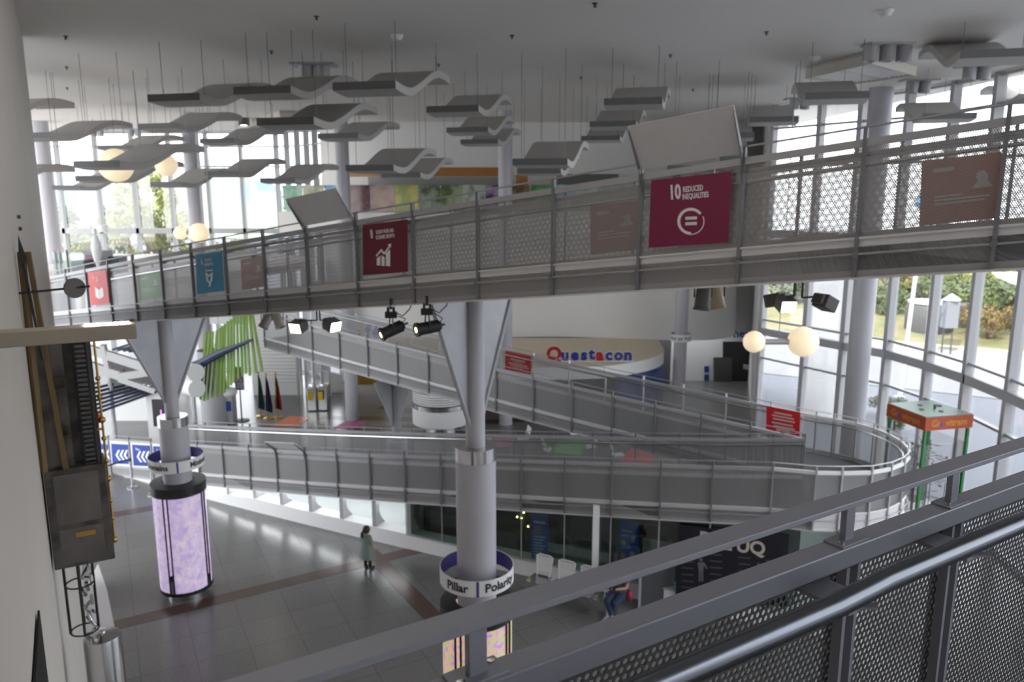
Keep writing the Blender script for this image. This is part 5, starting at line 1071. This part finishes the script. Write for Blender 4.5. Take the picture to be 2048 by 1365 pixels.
for rr_, zz in prof_:
    rings.append([dress.b.verts.new(c0+sd_*(rr_*1.12*math.cos(a)*(1+.06*math.sin(5*a)*(zz < .6)))+f*(rr_*.80*math.sin(a)*(1+.05*math.cos(4*a)*(zz < .6)))+V(0, 0, zz)) for a in [k*math.pi/14 for k in range(28)]])
for A, B in zip(rings, rings[1:]):
    for k in range(28): dress.b.faces.new((A[k], A[(k+1) % 28], B[(k+1) % 28], B[k])).smooth = True
for sg in (-1, 1): dress.tube([gp_(.09*sg, 0, .865), gp_(.135*sg, .0, .80), gp_(.165*sg, .01, .70)], [.05, .055, .058], 12)
dress.make('dress', pmat('pale green cotton', (.22, .27, .25), .8, var=.1), g)
for sg, fo in ((-1, 0), (1, .03)):
    mb = MB(); mb.tube([gp_(.062*sg, .01, .40), gp_(.066*sg, .02, .29), gp_(.07*sg, fo, .06)], [.06, .05, .035], 12); mb.make('leggings', M('black'), g)
    mb = MB(); q = gp_(.07*sg, fo+.045, .035); R = Matrix((sd_, f if sg > 0 else (f*.9-sd_*.3).normalized(), V(0, 0, 1))).transposed(); mb.ball(q, .1, 14, sc=(.42, 1.0, .42), R=R); mb.make('shoe', pmat('brown shoe', (.07, .03, .025), .4), g)
P, R = head(g, gp_(0, .02, 1.015), .098, f)
mb = MB(); mb.ball(P(0, -.16, .16), .098, 20, sc=(.90, .98, 1.08), R=R); mb.ball(P(0, -1.05, .1), .04, 12); mb.tube([P(0, -1.05, .1), P(-.12, -1.5, -.5), P(-.2, -1.35, -1.2), P(-.22, -1.2, -1.9)], [.03, .042, .036, .01], 10); mb.make('hair', HAIR, g, label='dark hair in a ponytail')
# seated adult with a phone on the fourth seat
q0 = V(s0.x, s0.y, 0)+ (V(s1.x-s0.x, s1.y-s0.y, 0).normalized())*st*3.35; fw = sn.copy(); fw.z = 0; fw.normalize(); sx = V(-fw.y, fw.x, 0)
g = empty('person', q0, 'seated adult in blue jeans and dark top looking down at a phone', 'person')
def sp_(a, b, zz): return q0+sx*a+fw*b+V(0, 0, zz)
J = {'pel': (sp_(0, .22, .54), .115)}; E_ = []
jo('wa', sp_(0, .17, .72), .105, 'pel'); jo('ch', sp_(0, .17, .90), .12, 'wa'); jo('nk', sp_(0, .20, 1.06), .048, 'ch'); jo('hd', sp_(0, .23, 1.14), .06, 'nk')
for sg, n_ in ((-1, 'l'), (1, 'r')):
    jo(n_+'sh', sp_(.165*sg, .17, 1.00), .052, 'ch'); jo(n_+'el', sp_(.215*sg, .26, .76), .040, n_+'sh'); jo(n_+'wr', sp_(.055*sg, .46, .78), .026, n_+'el'); hand(J, E_, n_+'wr', fw*.8+V(0, 0, .3)-sx*sg*.35, -sx*sg+V(0, 0, .4), n_, .95)
    jo(n_+'hi', sp_(.09*sg, .28, .53), .088, 'pel'); jo(n_+'kn', sp_(.08*sg, .62, .52 if sg > 0 else .56), .062, n_+'hi')
jo('ran', sp_(.06, .66, .10), .036, 'rkn'); jo('lan', sp_(.10, .74, .24), .036, 'lkn')
skin_body('body', J, E_, SKIN, g)
JEAN = pmat('blue denim', (.018, .036, .08), .85, var=.2)
for pts, rs in (([sp_(.02, .2, .55), sp_(.09, .30, .54), sp_(.08, .62, .525), sp_(.065, .655, .20)], [.14, .11, .08, .058]), ([sp_(-.02, .2, .55), sp_(-.09, .30, .55), sp_(-.08, .62, .565), sp_(.07, .72, .32)], [.14, .11, .08, .058])):
    mb = MB(); mb.tube(pts, rs, 14); mb.make('jeans_leg', JEAN, g)
mb = MB(); mb.tube([sp_(0, .21, .52), sp_(0, .17, .72), sp_(0, .17, .90), sp_(0, .18, 1.02), sp_(0, .195, 1.06)], [.155, .135, .155, .12, .06], 18)
for sg in (-1, 1): mb.tube([sp_(.12*sg, .17, 1.0), sp_(.175*sg, .18, .98), sp_(.205*sg, .24, .86)], [.06, .068, .06], 12)
mb.make('top', pmat('charcoal top', (.07, .07, .075), .9), g)
for q, d_ in ((sp_(.065, .71, .05), 0), (sp_(.11, .80, .20), -.25)): mb = MB(); mb.ball(q, .125, 14, sc=(.38, 1, .42), R=Matrix((sx, (fw+V(0, 0, d_)).normalized(), V(0, 0, 1))).transposed()); mb.make('shoe', pmat('pale shoe', (.5, .47, .42), .6), g)
P, R = head(g, sp_(0, .25, 1.205), .108, fw+V(0, 0, -.35))
mb = MB(); mb.ball(P(0, -.2, .18), .112, 20, sc=(.92, .98, 1.08), R=R); [mb.tube([P(s_*.7, -.1, .3), P(s_*.86, -.1, -.5), P(s_*.75, .05, -1.4)], [.04, .045, .02], 10) for s_ in (-1, 1)]; mb.make('hair', HAIR, g)
ph = empty('phone', sp_(0, .54, .83), 'black phone held by the seated adult', 'phone'); mb = MB(); mb.box(sp_(0, .545, .83), (.15, .012, .075), Matrix((sx, (fw+V(0, 0, .9)).normalized(), (V(0, 0, 1)-fw*.9).normalized())).transposed()); mb.make('case', M('black'), ph)
bag = MB(); bag.ball(sp_(.24, .16, .56), .13, 16, sc=(.6, .8, 1)); thing1(bag, 'bag', pmat('magenta bag', (.30, .02, .08), .6), 'magenta bag beside the seated adult', 'bag')
# ------------------------------------------------------------------ foreground railing on the camera's own walkway
DD = V(1.533, 1.007, -.045).normalized(); O = V(0, 0, CAMZ)
T0 = O+ray(945, 1238)*1.25; side = V(DD.y, -DD.x, 0).normalized()         # towards the camera's walkway
L0, L1 = -.95, 6.5
fr = empty('foreground_railing', T0, 'close dark grey steel railing with perforated panels and a polished handrail in the foreground', 'railing')
RU = V(0, 0, 1)
mb = MB(); mb.bar(T0+DD*L0, T0+DD*L1, .055, .014); mb.make('top_rail', M('rail'), fr, bevel=.002)
R2 = T0-V(0, 0, .104)
mb = MB(); mb.bar(R2+DD*L0-V(0, 0, .026), R2+DD*L1-V(0, 0, .026), .055, .052); mb.make('second_rail', M('rail'), fr, bevel=.004)
def atx(px):                                                             # distance along the rail where it crosses pixel column px
    r_ = ray(px, 1100); k = r_.x; 
    # solve (T0+DD*s).x = k*depth
    def dep(p): return p.y*CP-(p.z-CAMZ)*SP
    a = T0.x-k*dep(T0); b = DD.x-k*(DD.y*CP-DD.z*SP); return -a/b
sp = [atx(951), atx(1699), atx(1909)]; sp += [sp[-1]+1.0, sp[-1]+2.0, sp[-1]+3.0]
for s_ in sp:
    p = T0+DD*s_; Rr = Matrix((V(DD.x, DD.y, 0).normalized(), side, RU)).transposed()
    mb = MB(); mb.box(p-V(0, 0, .055), (.034, .016, .094), Rr); mb.make('post', M('rail'), fr, bevel=.0015)
    mb = MB(); mb.box(p-V(0, 0, .101), (.10, .052, .007), Rr); mb.make('base_plate', M('rail'), fr, bevel=.001)
    for x, sg in ((-.036, 1), (.036, -1)): mb = MB(); mb.lathe(p-V(0, 0, .0975)+Rr @ V(x, .012*sg, 0), [(.0075, 0), (.0075, .004), (.004, .005), (0, .005)], 12); mb.make('bolt', M('stainless'), fr)
    for k in (-.022, .022): mb = MB(); mb.box(p+DD*k-V(0, 0, .156+.50)+side*.004, (.012, .045, 1.0), Rr); mb.make('panel_stile', M('rail'), fr)
st_ = [L0]+sp
for a, b in zip(st_, st_[1:]):
    a += .028; b -= .028; mb = MB(); zt_, zb2 = -.156, -1.12
    for o_ in (-.0012, .0012):
        mb.uvquad([T0+DD*a+side*o_+V(0, 0, zt_), T0+DD*b+side*o_+V(0, 0, zt_), T0+DD*b+side*o_+V(0, 0, zb2), T0+DD*a+side*o_+V(0, 0, zb2)], [(a, 0), (b, 0), (b, zb2-zt_), (a, zb2-zt_)])
    mb.make('perforated_panel', M('perfn'), fr)
H0 = O+ray(1680, 1209)*1.60; Hd = V(DD.x, DD.y, DD.z)
mb = MB(); mb.tube([H0-Hd*1.9, H0-Hd*.02, H0+Hd*.10+V(0, 0, .006), H0+Hd*.16+V(0, 0, .010), H0+Hd*5], .0245, 24); mb.make('handrail', M('hrail'), fr, label='polished steel handrail')
for s_ in (.02, .5, -1.2, 1.6): q = H0+Hd*(s_+.06); mb = MB(); mb.bar(q-V(0, 0, .032), q-V(0, 0, .032)-side*.14, .09, .010); mb.bar(q-V(0, 0, .045)+V(0, 0, .02), q-V(0, 0, .03), .06, .02); mb.make('bracket', M('rail'), fr)
mb = MB(); A_ = [T0+DD*(-.6)+V(0, 0, -1.1), T0+DD*L1+V(0, 0, -1.1)]; mb.slab(A_, [q+side*1.9 for q in A_], .25); dk = thing1(mb, 'camera_walkway', M('deck'), 'dark walkway floor behind the close foreground railing', 'ramp')
# ------------------------------------------------------------------ outside: plaza, road, bank, trees, hills
mb = MB(); mb.box((20, 70, -.25), (340, 260, .1)); struct(mb, 'ground', M('concrete'))
ROAD = [W(1500, 700, z=0), W(1740, 722, z=0), W(1900, 742, z=0), W(2060, 775, z=0)]
mb = MB(); mb.prism([(8, 42, -.19), (24, 33, -.19), (40, 24, -.19), (60, 14, -.19), (66, 22, -.19), (48, 34, -.19), (30, 43, -.19), (10, 54, -.19)], (0, 0, .02)); struct(mb, 'road', M('asphalt'))
mb = MB(); A_ = [V(9, 55, -.15), V(30, 43.5, -.15), V(48, 34.6, -.15), V(67, 22.6, -.15)]; mb.slab([q+V(0, 0, .1) for q in A_], [q+V(.3, .5, .1) for q in A_], .15); struct(mb, 'kerb', M('kerb'))
mb = MB(); B_ = [V(12, 62, .5), V(35, 54, .8), V(55, 46, .8), V(78, 33, .5)]; C_ = [V(20, 100, 2), V(50, 90, 2), V(80, 80, 2), V(120, 60, 2)]; A2 = [q+V(.3, .5, .05) for q in A_]
mb.strip(A2, [(p+q)/2+V(0, 0, .1) for p, q in zip(A2, B_)], True); mb.strip([(p+q)/2+V(0, 0, .1) for p, q in zip(A2, B_)], B_, True); mb.strip(B_, C_, True); tag(mb.make('verge', M('verge')), None, None, None, 'structure')
mb = MB()
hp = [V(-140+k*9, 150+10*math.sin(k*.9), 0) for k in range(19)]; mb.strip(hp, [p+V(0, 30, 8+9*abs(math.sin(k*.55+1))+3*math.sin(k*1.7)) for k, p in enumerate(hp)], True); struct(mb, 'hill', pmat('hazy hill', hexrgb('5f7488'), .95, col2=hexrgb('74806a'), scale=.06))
rr = random.Random(21)
def foliage_mesh(n, spread, leaf, seed):
    q = random.Random(seed); mb = MB(); cl = [(V(q.gauss(0, .42), q.gauss(0, .42), q.gauss(0, .34)), q.uniform(.22, .42)) for _ in range(13)]
    for k in range(n):
        c, rd = cl[k % 13]; d = V(q.gauss(0, 1), q.gauss(0, 1), q.gauss(0, 1)).normalized(); p = (c+d*rd*q.random()**.35)*spread; p.z *= .9
        u = V(q.uniform(-1, 1), q.uniform(-1, 1), q.uniform(-1, 1)).normalized(); v = u.cross(d).normalized() if u.cross(d).length > .01 else V(1, 0, 0); s = leaf*q.uniform(.6, 1.3); mb.poly([p-u*s, p+v*s*.5, p+u*s, p-v*s*.5])
    return mb.mesh('foliage')
FOL = [foliage_mesh(2600, 1.0, .06, k) for k in (1, 2, 3)]
LEAF = [pmat('olive leaves', hexrgb('56652c'), .7, var=.3), pmat('yellow green leaves', hexrgb('7d8429'), .7, var=.25), pmat('grey green leaves', hexrgb('5c6a46'), .7, var=.3), pmat('autumn leaves', hexrgb('73602a'), .7, var=.3)]
BARK = pmat('bark', hexrgb('6b5a48'), .9)
def tree(x, y, z0, h, rad, kind, label, group):
    r = empty('tree', (x, y, z0), label, 'tree', group); zc = z0+h-rad*.8
    me = FOL[kind % 3].copy(); me.materials.clear(); me.materials.append(LEAF[kind]); o = D.objects.new('foliage', me); COL.objects.link(o); o.parent = r; o.matrix_parent_inverse = pmw(r).inverted(); o.location = (x, y, zc); o.scale = (rad, rad, rad*1.15); o.rotation_euler[2] = kind*1.3+x
    mb = MB(); mb.tube([(x, y, z0), (x+.1*rad, y, z0+h*.4), (x-.05*rad, y, zc)], [.05*rad+.05, .04*rad+.04, .03*rad], 8); [mb.tube([(x, y, z0+h*.4), (x+rad*.5*math.cos(a), y+rad*.5*math.sin(a), zc+rad*.2)], [.03*rad+.02, .015*rad], 6) for a in (.3, 2.2, 4.1)]; mb.make('trunk', BARK, r)
# bank behind the road
for k, (px, py, Yd, rad, kd, lb) in enumerate(((1560, 600, 60, 3.0, 2, 'grey green tree on the bank behind the lit floodlight'), (1735, 620, 58, 2.6, 0, 'olive tree on the bank beside the right column'), (1775, 590, 63, 3.4, 3, 'autumn toned tree on the bank left of the flagpole'), (1835, 585, 60, 3.0, 0, 'olive tree on the bank behind the flagpole'), (1880, 560, 66, 3.8, 1, 'yellow green tree on the bank behind the white zigzag'), (1935, 605, 55, 2.6, 2, 'grey green tree on the bank right of the utility box'), (1975, 570, 58, 3.2, 1, 'yellow green tree on the bank left of the shade sail'), (2018, 610, 50, 2.6, 0, 'olive tree on the bank at the right edge'), (2065, 590, 50, 3.2, 2, 'grey green tree on the bank past the right edge'), (1655, 590, 66, 3.6, 0, 'olive tree on the bank behind the dark floodlight'), (1985, 640, 47, 1.7, 3, 'low autumn toned bush by the verge at the right edge'), (1770, 640, 55, 1.8, 2, 'low grey green bush by the verge beside the right column'))):
    p = W(px, py, Y=Yd); z0_ = .3; tree(p.x, p.y, z0_, max(p.z-z0_+.8*rad, rad*1.3), rad, kd, lb, 'trees on the bank across the road')
for k, (px, py, Yd, rad, kd, lb) in enumerate(((300, 395, 47, 2.4, 1, 'tall yellow green tree outside the left window right of the two globes'), (255, 440, 52, 2.0, 2, 'pale tree outside the left window below the largest globe'), (330, 470, 48, 1.8, 1, 'yellow green bush outside the left window above the blue sign'), (150, 480, 55, 2.4, 0, 'olive tree outside the left window beside the left back column'), (205, 480, 60, 2.4, 2, 'grey green tree outside the left window behind the oval light'), (120, 440, 64, 2.6, 2, 'hazy tree outside at the far left'), (470, 500, 60, 1.8, 0, 'low tree outside the left window by the blue sign'))):
    p = W(px, py, Y=Yd); tree(p.x, p.y, -.2, p.z+rad*.7+.2, rad, kd, lb, 'trees outside the left windows')
for px, py, rd, lb in ((1768, 812, .8, 'green shrub outside beside the right column'), (1790, 836, .6, 'small shrub outside in front of the larger one')):
    p = W(px, py, z=.3); me = FOL[0].copy(); me.materials.clear(); me.materials.append(LEAF[0]); r = empty('shrub', (p.x, p.y, -.2), lb, 'shrub', 'shrubs on the plaza'); o = D.objects.new('foliage', me); COL.objects.link(o); o.parent = r; o.matrix_parent_inverse = pmw(r).inverted(); o.location = (p.x, p.y, .35); o.scale = (rd, rd, rd*.9)
    mb = MB(); mb.tube([(p.x, p.y, -.2), (p.x, p.y, .4)], .05, 6); mb.make('stem', BARK, r)
p = W(1826, 700, Y=34); r = empty('flagpole', (p.x, p.y, -.2), 'white flagpole on the plaza outside the right windows', 'flagpole'); mb = MB(); mb.tube([(p.x-.4, p.y, -.2), (p.x, p.y, 12)], [.10, .06], 10); mb.make('pole', M('white'), r); mb = MB(); mb.lathe((p.x-.4, p.y, -.2), [(.25, 0), (.25, .15), (.11, .2)], 12); mb.make('base', M('frame'), r)
p = W(1857, 648, Y=50); r = empty('storage_tank', (p.x, p.y, 0), 'large dark rounded container across the road', 'tank'); mb = MB(); mb.lathe((p.x, p.y, 0), [(0, -.1), (1.35, -.1), (1.42, .1), (1.42, 1.7), (1.3, 1.95), (0, 2.0)], 28); mb.box((p.x+2.5, p.y+.6, .9), (2.0, 1.4, 1.9)); mb.make('body', pmat('dark tank', (.05, .05, .05), .6), r, bevel=.05); mb = MB(); mb.lathe((p.x, p.y, 2.0), [(1.35, 0), (1.35, .10), (0, .12)], 28); mb.make('lid', M('frame'), r)
p = W(1897, 655, Y=44); r = empty('meter_house', (p.x, p.y, 0), 'grey utility box on legs outside behind the white sculpture', 'utility box'); mb = MB(); mb.box((p.x, p.y, 2.2), (.72, .6, 1.6)); mb.make('body', pmat('grey box', (.16, .17, .19), .6), r); mb = MB(); mb.lathe((p.x, p.y, 3.0), [(.6, 0), (.0, .4)], 4); mb.make('roof', pmat('grey roof', (.3, .32, .36), .6), r)
for a in (-.26, .26): mb = MB(); mb.cyl((p.x+a, p.y, -.2), (p.x+a, p.y, 1.4), .05, 8); mb.make('leg', M('dark'), r)
p = W(1860, 600, Y=40); r = empty('zigzag_sculpture', (p.x, p.y, 0), 'white zigzag wire sculpture with a blue top outside the right windows', 'sculpture'); mb = MB(); mb.tube([(p.x-.6+.9*(k % 2), p.y, 5.5+.55*k) for k in range(7)], .07, 6); mb.make('zigzag', M('white'), r); mb = MB(); mb.cyl((p.x, p.y, -.2), (p.x, p.y, 5.5), .06, 8); mb.make('pole', M('white'), r); mb = MB(); mb.prism([(p.x-1.2, p.y, 8.3), (p.x+.2, p.y, 8.2), (p.x+.4, p.y, 8.8), (p.x-1.0, p.y, 8.9)], (0, .2, 0)); mb.make('vane', pmat('sky blue vane', hexrgb('6aaede'), .5), r)
p = W(2035, 575, Y=30); mb = MB(); cc = [W(1982, 545, Y=30), W(2060, 545, Y=30), W(2060, 577, Y=30), W(2030, 570, Y=30), W(1995, 556, Y=30)]; r = empty('shade_sail', p, 'pale lilac shade sail outside at the right edge', 'shade sail'); mb.prism(cc, (0, .05, .0)); mb.make('sail', pmat('lilac sail', hexrgb('b9b4c4'), .7), r); mb = MB(); mb.cyl((cc[1].x, 30, -.2), (cc[1].x, 30, cc[1].z), .08, 8); mb.make('mast', M('white'), r)
# white drum of the neighbouring wing seen through the right windows
mb = MB(); mb.lathe((13.75, 32.2, 0), [(1.35, -.2), (1.35, 7.5), (0, 7.6)], 40); struct(mb, 'wall_outer', M('white'))
